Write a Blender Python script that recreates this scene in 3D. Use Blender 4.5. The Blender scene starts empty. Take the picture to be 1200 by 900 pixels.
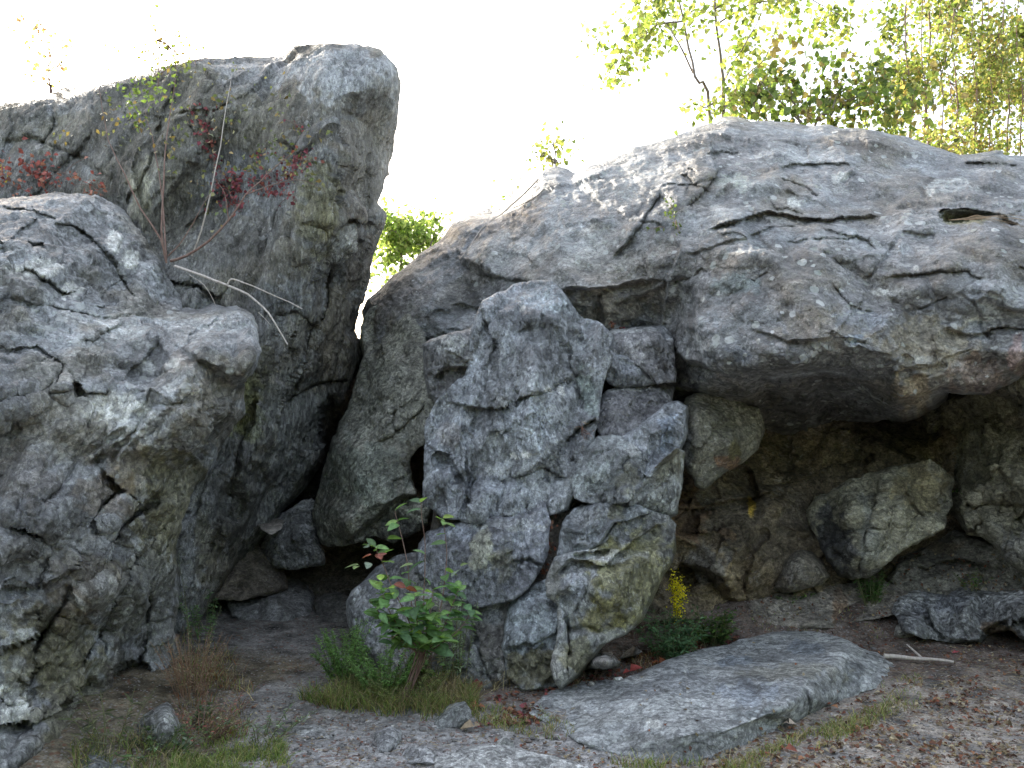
import bpy, bmesh, math, random
import numpy as np
from mathutils import Vector, Matrix
random.seed(7)
rng = np.random.default_rng(7)
scene = bpy.context.scene
COL = scene.collection

# ------------------------------------------------------------------ camera
F = 1039.0                      # focal length in photograph pixels (1200 wide)
PITCH = math.radians(2.75)
CAMZ = 1.6
cam_data = bpy.data.cameras.new('camera')
cam = bpy.data.objects.new('camera', cam_data)
COL.objects.link(cam)
cam_data.sensor_width = 36.0
cam_data.lens = 36.0 * F / 1200.0
cam_data.clip_start = 0.05
cam_data.clip_end = 2000.0
cam.location = (0, 0, CAMZ)
cam.rotation_euler = (math.pi / 2 + PITCH, 0, 0)
scene.camera = cam

# ------------------------------------------------------------------ light
SUN_ELEV = math.radians(25)
SUN_AZ = math.radians(-35)      # clockwise from +Y (behind the rocks, to the left)
world = bpy.data.worlds.new("World")
scene.world = world
world.use_nodes = True
wn, wl = world.node_tree.nodes, world.node_tree.links
wn.clear()
w_out = wn.new('ShaderNodeOutputWorld')
w_bg = wn.new('ShaderNodeBackground')
w_sky = wn.new('ShaderNodeTexSky')
w_sky.sky_type = 'NISHITA'
w_sky.sun_disc = False
w_sky.sun_elevation = SUN_ELEV
w_sky.sun_rotation = SUN_AZ
w_sky.air_density = 1.0
w_sky.dust_density = 3.5
w_sky.ozone_density = 0.6
w_bg.inputs['Strength'].default_value = 0.13
w_mix = wn.new('ShaderNodeMix')
w_mix.data_type = 'RGBA'
w_mix.inputs['Factor'].default_value = 0.22       # thin bright haze over the whole sky
w_mix.inputs['B'].default_value = (6.6, 6.2, 5.7, 1)
wl.new(w_sky.outputs[0], w_mix.inputs['A'])
wl.new(w_mix.outputs['Result'], w_bg.inputs['Color'])
wl.new(w_bg.outputs[0], w_out.inputs['Surface'])

sun_data = bpy.data.lights.new('sun', 'SUN')
sun_data.energy = 2.4
sun_data.angle = math.radians(0.6)
sun_data.color = (1.0, 0.93, 0.82)
sun = bpy.data.objects.new('sun', sun_data)
COL.objects.link(sun)
sdir = Vector((math.sin(SUN_AZ) * math.cos(SUN_ELEV), math.cos(SUN_AZ) * math.cos(SUN_ELEV), math.sin(SUN_ELEV)))
sun.rotation_euler = sdir.to_track_quat('Z', 'Y').to_euler()
sun.location = sdir * 60

scene.view_settings.view_transform = 'Standard'
scene.view_settings.look = 'None'
scene.view_settings.gamma = 1.0
scene.view_settings.exposure = 2.15
scene.cycles.max_bounces = 6
scene.cycles.diffuse_bounces = 3
scene.cycles.glossy_bounces = 2
scene.cycles.transmission_bounces = 4
scene.cycles.transparent_max_bounces = 4

# ------------------------------------------------------------------ maths helpers
CP, SP = math.cos(PITCH), math.sin(PITCH)
def unproj(px, py, d):
    """world points at distance d (along +Y) seen in photograph pixel px, py"""
    px = np.asarray(px, np.float64); py = np.asarray(py, np.float64); d = np.asarray(d, np.float64)
    u = (px - 600) / F; v = (450 - py) / F
    Y = CP - v * SP; Z = SP + v * CP
    return np.stack([u / Y * d, d + 0 * u, CAMZ + Z / Y * d], -1)
def at(px, py, d):
    return Vector(unproj(px, py, d).tolist())
def yz(px, py, h):
    """distance at which the ray through py meets height h"""
    v = (450 - py) / F
    return (h - CAMZ) * (CP - v * SP) / (SP + v * CP)
def sstep(a, b, x):
    t = np.clip((x - a) / (b - a), 0, 1)
    return t * t * (3 - 2 * t)

def _h(ix, iy, iz, seed):
    n = (ix.astype(np.int64) * 374761393 + iy.astype(np.int64) * 668265263 + iz.astype(np.int64) * 2147483647 + seed * 974711) & 0xFFFFFFFF
    n = ((n ^ (n >> 13)) * 1274126177) & 0xFFFFFFFF
    n = ((n ^ (n >> 16)) * 2246822519) & 0xFFFFFFFF
    return (n ^ (n >> 15)) & 0xFFFFFFFF
GR = np.array([[1,1,0],[-1,1,0],[1,-1,0],[-1,-1,0],[1,0,1],[-1,0,1],[1,0,-1],[-1,0,-1],
               [0,1,1],[0,-1,1],[0,1,-1],[0,-1,-1],[1,1,1],[-1,-1,1],[1,-1,-1],[-1,1,-1]], np.float32)
def perlin(P, seed=0):
    P = P + 531.0
    I = np.floor(P).astype(np.int64); f = (P - I).astype(np.float32)
    w = f * f * f * (f * (f * 6 - 15) + 10)
    out = 0
    for dx in (0, 1):
        wx = w[:, 0] if dx else 1 - w[:, 0]
        for dy in (0, 1):
            wy = w[:, 1] if dy else 1 - w[:, 1]
            for dz in (0, 1):
                wz = w[:, 2] if dz else 1 - w[:, 2]
                g = GR[_h(I[:, 0] + dx, I[:, 1] + dy, I[:, 2] + dz, seed) & 15]
                out = out + wx * wy * wz * (g[:, 0] * (f[:, 0] - dx) + g[:, 1] * (f[:, 1] - dy) + g[:, 2] * (f[:, 2] - dz))
    return out
def fbm(P, n=4, seed=0, ridged=False, gain=0.5):
    a, s, o = 1.0, 1.0, 0.0
    for k in range(n):
        v = perlin(P * s, seed + k * 17)
        if ridged: v = 0.5 - np.abs(v) * 1.6
        o = o + a * v; a *= gain; s *= 2.03
    return o
def cells(P, seed=0, tilt=0.9, hvar=0.35, curve=0.5, sign=1):
    """continuous field of tilted facets, crisp creases between them"""
    P = P + 333.0
    I = np.floor(P).astype(np.int64); best = None
    for dx in (-1, 0, 1):
        for dy in (-1, 0, 1):
            for dz in (-1, 0, 1):
                c = I + np.array([dx, dy, dz])
                h1 = _h(c[:, 0], c[:, 1], c[:, 2], seed); h2 = _h(c[:, 0], c[:, 1], c[:, 2], seed + 91)
                j = np.stack([h1 & 1023, (h1 >> 10) & 1023, (h1 >> 20) & 1023], -1).astype(np.float32) / 1023
                g = np.stack([h2 & 1023, (h2 >> 10) & 1023, (h2 >> 20) & 1023], -1).astype(np.float32) / 511.5 - 1
                r = (P - c - j).astype(np.float32)
                q = (r * r).sum(1)
                v = hvar * g[:, 2] * sign + tilt * (r * g).sum(1) - curve * q
                v -= np.maximum(q - 1.4, 0) * 2
                best = v if best is None else np.maximum(best, v)
    return best * sign
def blocks(P, seed=0, tilt=0.8, hvar=0.5):
    """broken stone: separate tilted plane per cell, with a gap measure (0 at the joint) and a cell tone"""
    P = P + 271.0
    I = np.floor(P).astype(np.int64); n = len(P)
    f1 = np.full(n, 9e9, np.float32); f2 = f1.copy(); val = np.zeros(n, np.float32); tone = np.zeros(n, np.float32)
    for dx in (-1, 0, 1):
        for dy in (-1, 0, 1):
            for dz in (-1, 0, 1):
                c = I + np.array([dx, dy, dz])
                h1 = _h(c[:, 0], c[:, 1], c[:, 2], seed); h2 = _h(c[:, 0], c[:, 1], c[:, 2], seed + 91)
                j = np.stack([h1 & 1023, (h1 >> 10) & 1023, (h1 >> 20) & 1023], -1).astype(np.float32) / 1023
                g = np.stack([h2 & 1023, (h2 >> 10) & 1023, (h2 >> 20) & 1023], -1).astype(np.float32) / 511.5 - 1
                r = (P - c - j).astype(np.float32)
                a = np.abs(r); q = 0.55 * np.sqrt((r * r).sum(1)) + 0.45 * a.max(1)
                v = hvar * g[:, 2] + tilt * (r * g).sum(1)
                m = q < f1
                f2 = np.where(m, f1, np.minimum(f2, q)); f1 = np.where(m, q, f1)
                val = np.where(m, v, val); tone = np.where(m, g[:, 0], tone)
    return val, f2 - f1, tone
def poly_sd(px, py, poly):
    """signed distance (negative inside) of points to a polygon"""
    poly = np.asarray(poly, np.float64)
    d = np.full(px.shape, 1e18); inside = np.zeros(px.shape, bool)
    for (ax, ay), (bx, by) in zip(poly, np.roll(poly, -1, 0)):
        ex, ey = bx - ax, by - ay
        t = np.clip(((px - ax) * ex + (py - ay) * ey) / (ex * ex + ey * ey + 1e-12), 0, 1)
        d = np.minimum(d, (px - ax - t * ex) ** 2 + (py - ay - t * ey) ** 2)
        c = ((ay > py) != (by > py))
        with np.errstate(divide='ignore', invalid='ignore'):
            xi = ex * (py - ay) / (by - ay) + ax
        inside ^= c & (px < xi)
    d = np.sqrt(d)
    return np.where(inside, -d, d)
def line_sd(px, py, pts):
    """distance to a polyline, side (+ = right of travel, i.e. below for left-to-right), position 0..1"""
    pts = np.asarray(pts, np.float64)
    d = np.full(px.shape, 1e18); side = np.zeros(px.shape); pos = np.zeros(px.shape)
    n = len(pts) - 1
    for k in range(n):
        ax, ay = pts[k]; bx, by = pts[k + 1]
        ex, ey = bx - ax, by - ay
        t = np.clip(((px - ax) * ex + (py - ay) * ey) / (ex * ex + ey * ey + 1e-12), 0, 1)
        q = (px - ax - t * ex) ** 2 + (py - ay - t * ey) ** 2
        m = q < d
        d = np.where(m, q, d); side = np.where(m, np.sign(ex * (py - ay) - ey * (px - ax)), side)
        pos = np.where(m, (k + t) / n, pos)
    return np.sqrt(d), side, pos
def rbf(ctrl):
    c = np.asarray(ctrl, np.float64); X = c[:, :2] / 100.0; n = len(c)
    r = np.sqrt(((X[:, None] - X[None]) ** 2).sum(-1) + 0.04)
    A = np.zeros((n + 3, n + 3)); A[:n, :n] = -r + np.eye(n) * -0.01
    A[:n, n] = 1; A[:n, n + 1:] = X; A[n, :n] = 1; A[n + 1:, :n] = X.T
    w = np.linalg.solve(A, np.concatenate([c[:, 2], [0, 0, 0]]))
    def f(px, py):
        x = px / 100.0; y = py / 100.0
        o = w[n] + w[n + 1] * x + w[n + 2] * y
        for k in range(n):
            o = o - w[k] * np.sqrt((x - X[k, 0]) ** 2 + (y - X[k, 1]) ** 2 + 0.04)
        return o
    return f

from mathutils.geometry import delaunay_2d_cdt
def tri_field(px, py, pts, vals, tris):
    """piecewise-planar interpolation over triangles (flat facets with crisp edges)"""
    x0, y0 = math.floor(px.min()) - 2, math.floor(py.min()) - 2
    w, h = int(math.ceil(px.max()) - x0) + 4, int(math.ceil(py.max()) - y0) + 4
    G = np.zeros((h, w), np.float32)
    for a, b, c in tris:
        (ax, ay), (bx, by), (cx, cy) = pts[a], pts[b], pts[c]
        i0, i1 = max(0, int(min(ax, bx, cx) - x0)), min(w, int(max(ax, bx, cx) - x0) + 2)
        j0, j1 = max(0, int(min(ay, by, cy) - y0)), min(h, int(max(ay, by, cy) - y0) + 2)
        if i0 >= i1 or j0 >= j1: continue
        det = (by - cy) * (ax - cx) + (cx - bx) * (ay - cy)
        if abs(det) < 1e-9: continue
        X = (np.arange(i0, i1) + x0)[None]; Y = (np.arange(j0, j1) + y0)[:, None]
        l1 = ((by - cy) * (X - cx) + (cx - bx) * (Y - cy)) / det; l2 = ((cy - ay) * (X - cx) + (ax - cx) * (Y - cy)) / det
        l3 = 1 - l1 - l2; m = (l1 >= -1e-6) & (l2 >= -1e-6) & (l3 >= -1e-6)
        sub = G[j0:j1, i0:i1]; sub[m] = (l1 * vals[a] + l2 * vals[b] + l3 * vals[c])[m]
    fx, fy = px - x0, py - y0; ix, iy = fx.astype(int), fy.astype(int); tx, ty = fx - ix, fy - iy
    return (G[iy, ix] * (1 - tx) + G[iy, ix + 1] * tx) * (1 - ty) + (G[iy + 1, ix] * (1 - tx) + G[iy + 1, ix + 1] * tx) * ty
def facet_field(px, py, spacing, seed, ang=0.0, ratio=1.0):
    """broken planar faces about `spacing` pixels across, random heights -1..1"""
    r_ = np.random.default_rng(seed); ca, sa = math.cos(math.radians(ang)), math.sin(math.radians(ang))
    u = (px * ca - py * sa) / ratio; v = px * sa + py * ca
    x0, y0 = u.min() - 2 * spacing, v.min() - 2 * spacing
    nx, ny = int((u.max() - x0) / spacing) + 4, int((v.max() - y0) / spacing) + 4
    gx, gy = np.meshgrid(np.arange(nx), np.arange(ny))
    pts = np.stack([x0 + (gx + r_.uniform(-.42, .42, gx.shape) + 0.5 * (gy % 2)) * spacing, y0 + (gy + r_.uniform(-.42, .42, gx.shape)) * spacing], -1).reshape(-1, 2)
    vals = r_.uniform(-1, 1, nx * ny); T = []
    for j in range(ny - 1):
        for i in range(nx - 1):
            a = j * nx + i; b, c, d_ = a + 1, a + nx, a + nx + 1
            T += [(a, b, d_), (a, d_, c)] if j % 2 else [(a, b, c), (b, d_, c)]
    return tri_field(u, v, pts, vals, T)
def linear_ctrl(ctrl, px, py):
    f = rbf(ctrl); x0, x1, y0, y1 = px.min() - 30, px.max() + 30, py.min() - 30, py.max() + 30
    ex = [(x0, y0), (x1, y0), (x0, y1), (x1, y1), ((x0 + x1) / 2, y0), ((x0 + x1) / 2, y1), (x0, (y0 + y1) / 2), (x1, (y0 + y1) / 2)]
    pts = [(c[0], c[1]) for c in ctrl] + ex
    vals = [c[2] for c in ctrl] + [float(f(np.array([e[0]]), np.array([e[1]]))[0]) for e in ex]
    r = delaunay_2d_cdt([Vector(p_) for p_ in pts], [], [], 0, 1e-4)
    vv = [(v.x, v.y) for v in r[0]]; vmap = [vals[o_[0]] if o_ else vals[0] for o_ in r[3]]
    return tri_field(px, py, vv, vmap, [tuple(t) for t in r[2] if len(t) == 3])

# ------------------------------------------------------------------ node helpers
def new_mat(name):
    m = bpy.data.materials.new(name); m.use_nodes = True
    nt = m.node_tree; nt.nodes.clear()
    return m, nt
class NT:
    def __init__(s, nt): s.nt = nt
    def n(s, t, ins=None, **kw):
        nd = s.nt.nodes.new(t)
        for k, v in kw.items(): setattr(nd, k, v)
        for k, v in (ins or {}).items():
            if hasattr(v, 'is_linked') or isinstance(v, bpy.types.NodeSocket): s.nt.links.new(v, nd.inputs[k])
            else: nd.inputs[k].default_value = v
        return nd
    def math(s, op, a, b=0.0, c=None, clamp=False):
        nd = s.n('ShaderNodeMath', {0: a, 1: b}, operation=op, use_clamp=clamp)
        if c is not None: nd.inputs[2].default_value = c
        return nd.outputs[0]
    def ramp(s, x, lo, hi, a=0.0, b=1.0):
        return s.n('ShaderNodeMapRange', {'Value': x, 'From Min': lo, 'From Max': hi, 'To Min': a, 'To Max': b}, interpolation_type='SMOOTHSTEP').outputs[0]
    def mix(s, f, a, b, blend='MIX'):
        nd = s.nt.nodes.new('ShaderNodeMix'); nd.data_type = 'RGBA'; nd.blend_type = blend
        for k, v in (('Factor', f), ('A', a), ('B', b)):
            sock = [i for i in nd.inputs if i.name == k and (i.type == ('VALUE' if k == 'Factor' else 'RGBA'))][0]
            if isinstance(v, bpy.types.NodeSocket): s.nt.links.new(v, sock)
            else: sock.default_value = v
        return [o for o in nd.outputs if o.type == 'RGBA'][0]
    def noise(s, vec, scale, detail=4, rough=0.55, dist=0.0):
        return s.n('ShaderNodeTexNoise', {'Vector': vec, 'Scale': scale, 'Detail': detail, 'Roughness': rough, 'Distortion': dist}).outputs[0]

def rock_material(name, stretch=(1, 1, 1), rot=(0, 0, 0), lichen=0.5, rough=0.75, bump=1.0, spec=0.35, speck=1.0, contrast=1.0, facet=1.0):
    m, nt = new_mat(name); N = NT(nt); contrast *= 0.84; speck *= 0.9
    geo = N.n('ShaderNodeNewGeometry')
    pos = geo.outputs['Position']
    tint = N.n('ShaderNodeVertexColor', layer_name='tint').outputs[0]
    mp = N.n('ShaderNodeMapping', {'Vector': pos, 'Rotation': rot, 'Scale': stretch}).outputs[0]
    n1 = N.noise(mp, 5.0, 10, 0.72, 0.15)
    n2 = N.noise(mp, 26.0, 8, 0.75, 0.0)
    n3 = N.noise(pos, 95.0, 5, 0.8)
    v = N.ramp(n1, 0.3, 0.7, 1 - 0.20 * contrast, 1 + 0.22 * contrast)
    v2 = N.ramp(n2, 0.32, 0.68, 1 - 0.24 * contrast, 1 + 0.26 * contrast)
    v3 = N.ramp(n3, 0.34, 0.66, 1 - 0.36 * contrast, 1 + 0.42 * contrast)
    val = N.math('MULTIPLY', N.math('MULTIPLY', v, v2), v3)
    comb = N.n('ShaderNodeCombineColor', {0: val, 1: val, 2: val}).outputs[0]
    base = N.mix(1.0, tint, comb, 'MULTIPLY')
    # pale flecks of mica / quartz
    fl = N.noise(mp, 75.0, 4, 0.75, 0.5)
    base = N.mix(N.ramp(fl, 0.61, 0.74, 0.0, 0.38 * speck), base, (0.52, 0.53, 0.55, 1))
    # thin pale veins and thin dark seams
    vn1 = N.math('ABSOLUTE', N.math('SUBTRACT', N.noise(mp, 4.0, 6, 0.6, 0.3), 0.5))
    base = N.mix(N.math('MULTIPLY', N.ramp(vn1, 0.0, 0.008, 0.5, 0.0), N.ramp(N.noise(pos, 2.3, 2), 0.46, 0.6)), base, (0.50, 0.51, 0.51, 1))
    vn2 = N.math('ABSOLUTE', N.math('SUBTRACT', N.noise(mp, 9.0, 6, 0.62, 0.2), 0.5))
    base = N.mix(N.math('MULTIPLY', N.ramp(vn2, 0.0, 0.012, 0.62, 0.0), N.ramp(N.noise(pos, 4.3, 2), 0.42, 0.58)), base, (0.05, 0.05, 0.052, 1))
    # small fracture faces, each tilted its own way
    def facets(vec, scale):
        fv = N.n('ShaderNodeTexVoronoi', {'Vector': vec, 'Scale': scale, 'Randomness': 1.0})
        rel = N.n('ShaderNodeVectorMath', {0: vec, 1: fv.outputs['Position']}, operation='SUBTRACT').outputs[0]
        dr = N.n('ShaderNodeVectorMath', {0: fv.outputs['Color'], 1: (0.5, 0.5, 0.5)}, operation='SUBTRACT').outputs[0]
        dt = N.n('ShaderNodeVectorMath', {0: rel, 1: dr}, operation='DOT_PRODUCT').outputs['Value']
        return dt, fv.outputs['Color']
    wn_ = N.n('ShaderNodeTexNoise', {'Vector': mp, 'Scale': 9.0, 'Detail': 4.0, 'Roughness': 0.6}).outputs[1]
    wv = N.n('ShaderNodeVectorMath', {0: wn_, 1: (0.022, 0.022, 0.022)}, operation='MULTIPLY').outputs[0]
    wpos = N.n('ShaderNodeVectorMath', {0: mp, 1: wv}, operation='ADD').outputs[0]
    f1, fc1 = facets(wpos, 16.0)
    f2, fc2 = facets(wpos, 48.0)
    fs1 = N.n('ShaderNodeSeparateColor', {0: fc1}).outputs[0]
    fs2 = N.n('ShaderNodeSeparateColor', {0: fc2}).outputs[1]
    fv1 = N.math('MULTIPLY', N.ramp(fs1, 0, 1, 1 - 0.20 * contrast, 1 + 0.22 * contrast), N.ramp(fs2, 0, 1, 1 - 0.28 * contrast, 1 + 0.34 * contrast))
    base = N.mix(1.0, base, N.n('ShaderNodeCombineColor', {0: fv1, 1: fv1, 2: fv1}).outputs[0], 'MULTIPLY')
    # hairline dark fractures
    wp = N.n('ShaderNodeMix', {'Factor': 0.12}, data_type='VECTOR')
    nt.links.new(mp, wp.inputs['A'] if 'A' in wp.inputs else wp.inputs[4])
    nz = N.n('ShaderNodeTexNoise', {'Vector': mp, 'Scale': 6.0, 'Detail': 5.0, 'Roughness': 0.65}).outputs[1]
    nt.links.new(mp, wp.inputs[4]); nt.links.new(nz, wp.inputs[5])
    vor = N.n('ShaderNodeTexVoronoi', {'Vector': wp.outputs[1], 'Scale': 7.0}, feature='DISTANCE_TO_EDGE').outputs[0]
    crack = N.math('MULTIPLY', N.ramp(vor, 0.0, 0.030, 1.0, 0.0), N.ramp(N.noise(pos, 3.1, 3), 0.45, 0.62))
    # lichen: round pale patches gathered in places
    lv = N.n('ShaderNodeTexVoronoi', {'Vector': pos, 'Scale': 13.0, 'Randomness': 1.0})
    rad = N.ramp(N.noise(pos, 1.7, 3, 0.6), 0.38, 0.66, 0.04, 0.50)
    cr = N.n('ShaderNodeSeparateColor', {0: lv.outputs['Color']})
    rad = N.math('MULTIPLY', rad, N.ramp(cr.outputs[0], 0.35, 1.0, 0.0, 1.0))
    edge = N.math('ADD', lv.outputs['Distance'], N.math('MULTIPLY', N.math('SUBTRACT', n2, 0.5), 0.55))
    lm = N.math('MULTIPLY', N.math('LESS_THAN', edge, rad), lichen)
    base = N.mix(lm, base, N.mix(cr.outputs[1], (0.36, 0.39, 0.36, 1), (0.60, 0.62, 0.61, 1)))
    hgt = N.math('ADD', N.math('MULTIPLY', n1, 1.6), N.math('ADD', N.math('MULTIPLY', n2, 0.55), N.math('MULTIPLY', n3, 0.24)))
    hgt = N.math('SUBTRACT', hgt, N.math('MULTIPLY', crack, 0.5))
    hgt = N.math('ADD', hgt, N.math('ADD', N.math('MULTIPLY', f1, 40.0 * facet), N.math('MULTIPLY', f2, 44.0 * facet)))
    bp = N.n('ShaderNodeBump', {'Height': hgt, 'Distance': 0.020 * bump, 'Strength': 1.0}).outputs[0]
    rg = N.ramp(n2, 0.3, 0.7, rough - 0.14, rough + 0.14)
    bs = N.n('ShaderNodeBsdfPrincipled', {'Base Color': base, 'Roughness': rg, 'Normal': bp, 'Specular IOR Level': spec})
    o = N.n('ShaderNodeOutputMaterial', {'Surface': bs.outputs[0]})
    return m

def set_tint(me, rgb):
    a = me.color_attributes.new('tint', 'FLOAT_COLOR', 'POINT')
    c = np.ones((len(me.vertices), 4), np.float32); c[:, :3] = rgb
    a.data.foreach_set('color', c.ravel())

def make_mesh(name, V, Fc, mat=None, smooth=True, tint=None):
    """V (n,3), Fc list of arrays of equal-length faces"""
    me = bpy.data.meshes.new(name)
    V = np.asarray(V, np.float32)
    me.vertices.add(len(V)); me.vertices.foreach_set('co', V.ravel())
    Fl = Fc if isinstance(Fc, list) else [Fc]
    Fl = [np.asarray(f, np.int32) for f in Fl if len(f)]
    loops = np.concatenate([f.ravel() for f in Fl])
    starts, s = [], 0
    for f in Fl:
        starts.append(s + np.arange(len(f)) * f.shape[1]); s += f.size
    starts = np.concatenate(starts)
    me.loops.add(len(loops)); me.loops.foreach_set('vertex_index', loops.astype(np.int32))
    me.polygons.add(len(starts)); me.polygons.foreach_set('loop_start', starts.astype(np.int32))
    me.polygons.foreach_set('use_smooth', np.full(len(starts), smooth))
    me.update(calc_edges=True)
    if tint is not None: set_tint(me, tint)
    if mat is not None: me.materials.append(mat)
    return me
def link(name, me, parent=None, loc=None):
    o = bpy.data.objects.new(name, me); COL.objects.link(o)
    if parent is not None: o.parent = parent
    if loc is not None: o.location = loc
    return o
def tag(o, label=None, cat=None, group=None, kind=None):
    if label: o['label'] = label
    if cat: o['category'] = cat
    if group: o['group'] = group
    if kind: o['kind'] = kind
    return o
def empty(name, loc, label, cat, group=None, rz=0):
    o = bpy.data.objects.new(name, None); COL.objects.link(o)
    o.location = loc; o.rotation_euler = (0, 0, rz); o.empty_display_size = 0.1
    return tag(o, label, cat, group)

# ------------------------------------------------------------------ rocks
ROCKS = {}
STEP = 1.6
def rock(key, name, outline, ctrl, mat, base, roll=(14, 0.25), thick=1.2, amp=1.0, seed=1, step=None,
         fol=(0, 0.0), rag=3.0, feats=(), patches=(), vary=0.25, tones=((0.0, 0, 0, 0),), shrink=0.12,
         chunk=(0.035, 0.55), mid=(0.018, 0.2), small=(0.008, 0.075), fine=0.0035, lin=0.6, facets=((46, 0.05), (19, 0.018)), facet_dir=(0, 1.3), flat=1.0, grow=0.0, ledges=None, strata=(0.0, 0.1), rim=1.0,
         label=None, cat='rock', parent=None, group=None, backd=None):
    """One closed boulder: a modelled front (control depths, facets, cracks, ledges) and a simpler back.
    outline/ctrl are photograph pixels with a distance; everything becomes metres."""
    st = step or STEP
    outline = np.asarray(outline, float)
    x0, y0 = outline.min(0) - 8; x1, y1 = outline.max(0) + 8
    gx, gy = np.meshgrid(np.arange(x0, x1, st), np.arange(y0, y1, st))
    H, W = gx.shape
    px, py = gx.ravel(), gy.ravel()
    if flat < 1:      # press the modelled face towards its own mean plane
        C_ = np.asarray(ctrl, float); A_ = np.c_[C_[:, 0], C_[:, 1], np.ones(len(C_))]
        w_ = np.linalg.lstsq(A_, C_[:, 2], rcond=None)[0]; C_[:, 2] = A_ @ w_ + flat * (C_[:, 2] - A_ @ w_); ctrl = [tuple(r_) for r_ in C_]
    dmean = float(np.mean([c[2] for c in ctrl]))
    def sd(px, py):
        Q = np.stack([px / 28.0, py / 28.0, np.full(px.shape, seed * 3.7)], -1)
        return poly_sd(px, py, outline) + rag * (fbm(Q, 3, seed) + 0.25 * perlin(Q * 6, seed + 5))
    s = sd(px, py) - grow
    ins = (s < 0).reshape(H, W)
    quad = ins[:-1, :-1] & ins[1:, :-1] & ins[:-1, 1:] & ins[1:, 1:]
    any_ = ins[:-1, :-1] | ins[1:, :-1] | ins[:-1, 1:] | ins[1:, 1:]
    keep = any_
    use = np.zeros((H, W), bool)
    use[:-1, :-1] |= keep; use[1:, :-1] |= keep; use[:-1, 1:] |= keep; use[1:, 1:] |= keep
    idx = np.flatnonzero(use.ravel())
    ux, uy, us = px[idx].copy(), py[idx].copy(), s[idx].copy()
    S2 = s.reshape(H, W); gyy, gxx = np.gradient(S2, st)
    gl = np.sqrt(gxx ** 2 + gyy ** 2) + 1e-6
    out = us > 0
    k = idx[out]
    nx = (gxx / gl).ravel()[k]; ny = (gyy / gl).ravel()[k]
    mv = np.minimum(us[out] / np.clip(gl.ravel()[k], 0.6, 2), st * 1.5)
    ux[out] -= nx * mv; uy[out] -= ny * mv
    us = np.minimum(us, 0)
    # warp so that creases and features do not run straight
    Q = np.stack([ux / 45.0, uy / 45.0, np.full(ux.shape, seed * 1.3)], -1)
    wx = 5 * perlin(Q, seed + 40) + 2 * perlin(Q * 3.1, seed + 41) + 1.3 * perlin(Q * 9, seed + 44)
    wy = 5 * perlin(Q, seed + 42) + 2 * perlin(Q * 3.1, seed + 43) + 1.3 * perlin(Q * 9, seed + 45)
    fx, fy = ux + wx, uy + wy
    d = rbf(ctrl)(fx, fy)
    cx_, cy_ = ux + 0.45 * wx, uy + 0.45 * wy
    if lin > 0: d = (1 - lin) * d + lin * linear_ctrl(ctrl, cx_, cy_)
    for fi, (sp_, am_) in enumerate(facets):
        d = d + am_ * facet_field(cx_, cy_, sp_, seed * 10 + fi, facet_dir[0], facet_dir[1])
    rw, rd = roll
    t = np.clip(-us / rw, 0, 1)
    d = d + rd * (1 - t) ** 1.7 * (0.75 + 0.9 * perlin(Q * 0.9, seed + 60))
    feats = list(feats)
    if ledges:        # short fracture ledges and cracks that follow the grain of the stone
        ln_, la_, lam_, lL_ = ledges; lr = random.Random(seed * 31 + 5); tries = 0
        while ln_ > 0 and tries < 4000:
            tries += 1
            cx = lr.uniform(max(x0, -20), min(x1, 1220)); cy = lr.uniform(y0, y1)
            if poly_sd(np.array([cx]), np.array([cy]), outline)[0] > -6: continue
            ln_ -= 1; a = math.radians(la_ + lr.gauss(0, 17)); L = lr.uniform(.5, 1.3) * lL_; pl = []; x, y = cx - math.cos(a) * L / 2, cy + math.sin(a) * L / 2
            k = lr.randint(3, 5)
            for q_ in range(k + 1):
                pl.append((x, y)); b = a + lr.gauss(0, .38); x += math.cos(b) * L / k; y -= math.sin(b) * L / k
            if lr.random() < .3: feats.append(('crack', pl, lr.uniform(1.6, 2.6), lam_ * lr.uniform(.4, .8)))
            else: feats.append(('step', pl, lr.uniform(14, 36), lam_ * lr.uniform(.35, 1.0) * (1 if lr.random() < .75 else -.7)))
    for ft in feats:
        kind, pts = ft[0], ft[1]
        if kind == 'pit':
            cx, cy, rx, ry = pts; amt = ft[2]
            r = np.sqrt(((fx - cx) / rx) ** 2 + ((fy - cy) / ry) ** 2)
            d = d + amt * (1 - sstep(0.45, 1.05, r))
        elif kind == 'bump':
            cx, cy, rx, ry = pts; amt = ft[2]
            r = np.sqrt(((fx - cx) / rx) ** 2 + ((fy - cy) / ry) ** 2)
            d = d - amt * np.sqrt(np.clip(1 - r * r, 0, 1))
        else:
            P = np.asarray(pts, float); w = ft[2]; amt = ft[3]
            m = (fx > P[:, 0].min() - 5 * w) & (fx < P[:, 0].max() + 5 * w) & (fy > P[:, 1].min() - 5 * w) & (fy < P[:, 1].max() + 5 * w)
            if not m.any(): continue
            dd, side, pos = line_sd(fx[m], fy[m], P)
            taper = sstep(0, 0.12, pos) * sstep(0, 0.12, 1 - pos)
            if kind == 'crack':
                d[m] += amt * np.clip(1 - dd / w, 0, 1) ** 0.7 * taper
            elif kind == 'step':      # ground below / right of the line falls back sharply then recovers
                d[m] += np.where(side > 0, amt * np.exp(-dd / w) * sstep(0, 2.0, dd) * 1.1, 0) * taper
                d[m] -= np.where(side <= 0, 0.22 * amt * np.exp(-dd / (0.6 * w)), 0) * taper
    full = np.full(H * W, np.nan)
    P0 = unproj(ux, uy, d)
    # normals from the grid
    G = np.zeros((H * W, 3)); G[idx] = P0
    dall = np.zeros(H * W); dall[idx] = 1
    G = G.reshape(H, W, 3); M = dall.reshape(H, W)[..., None]
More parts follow.
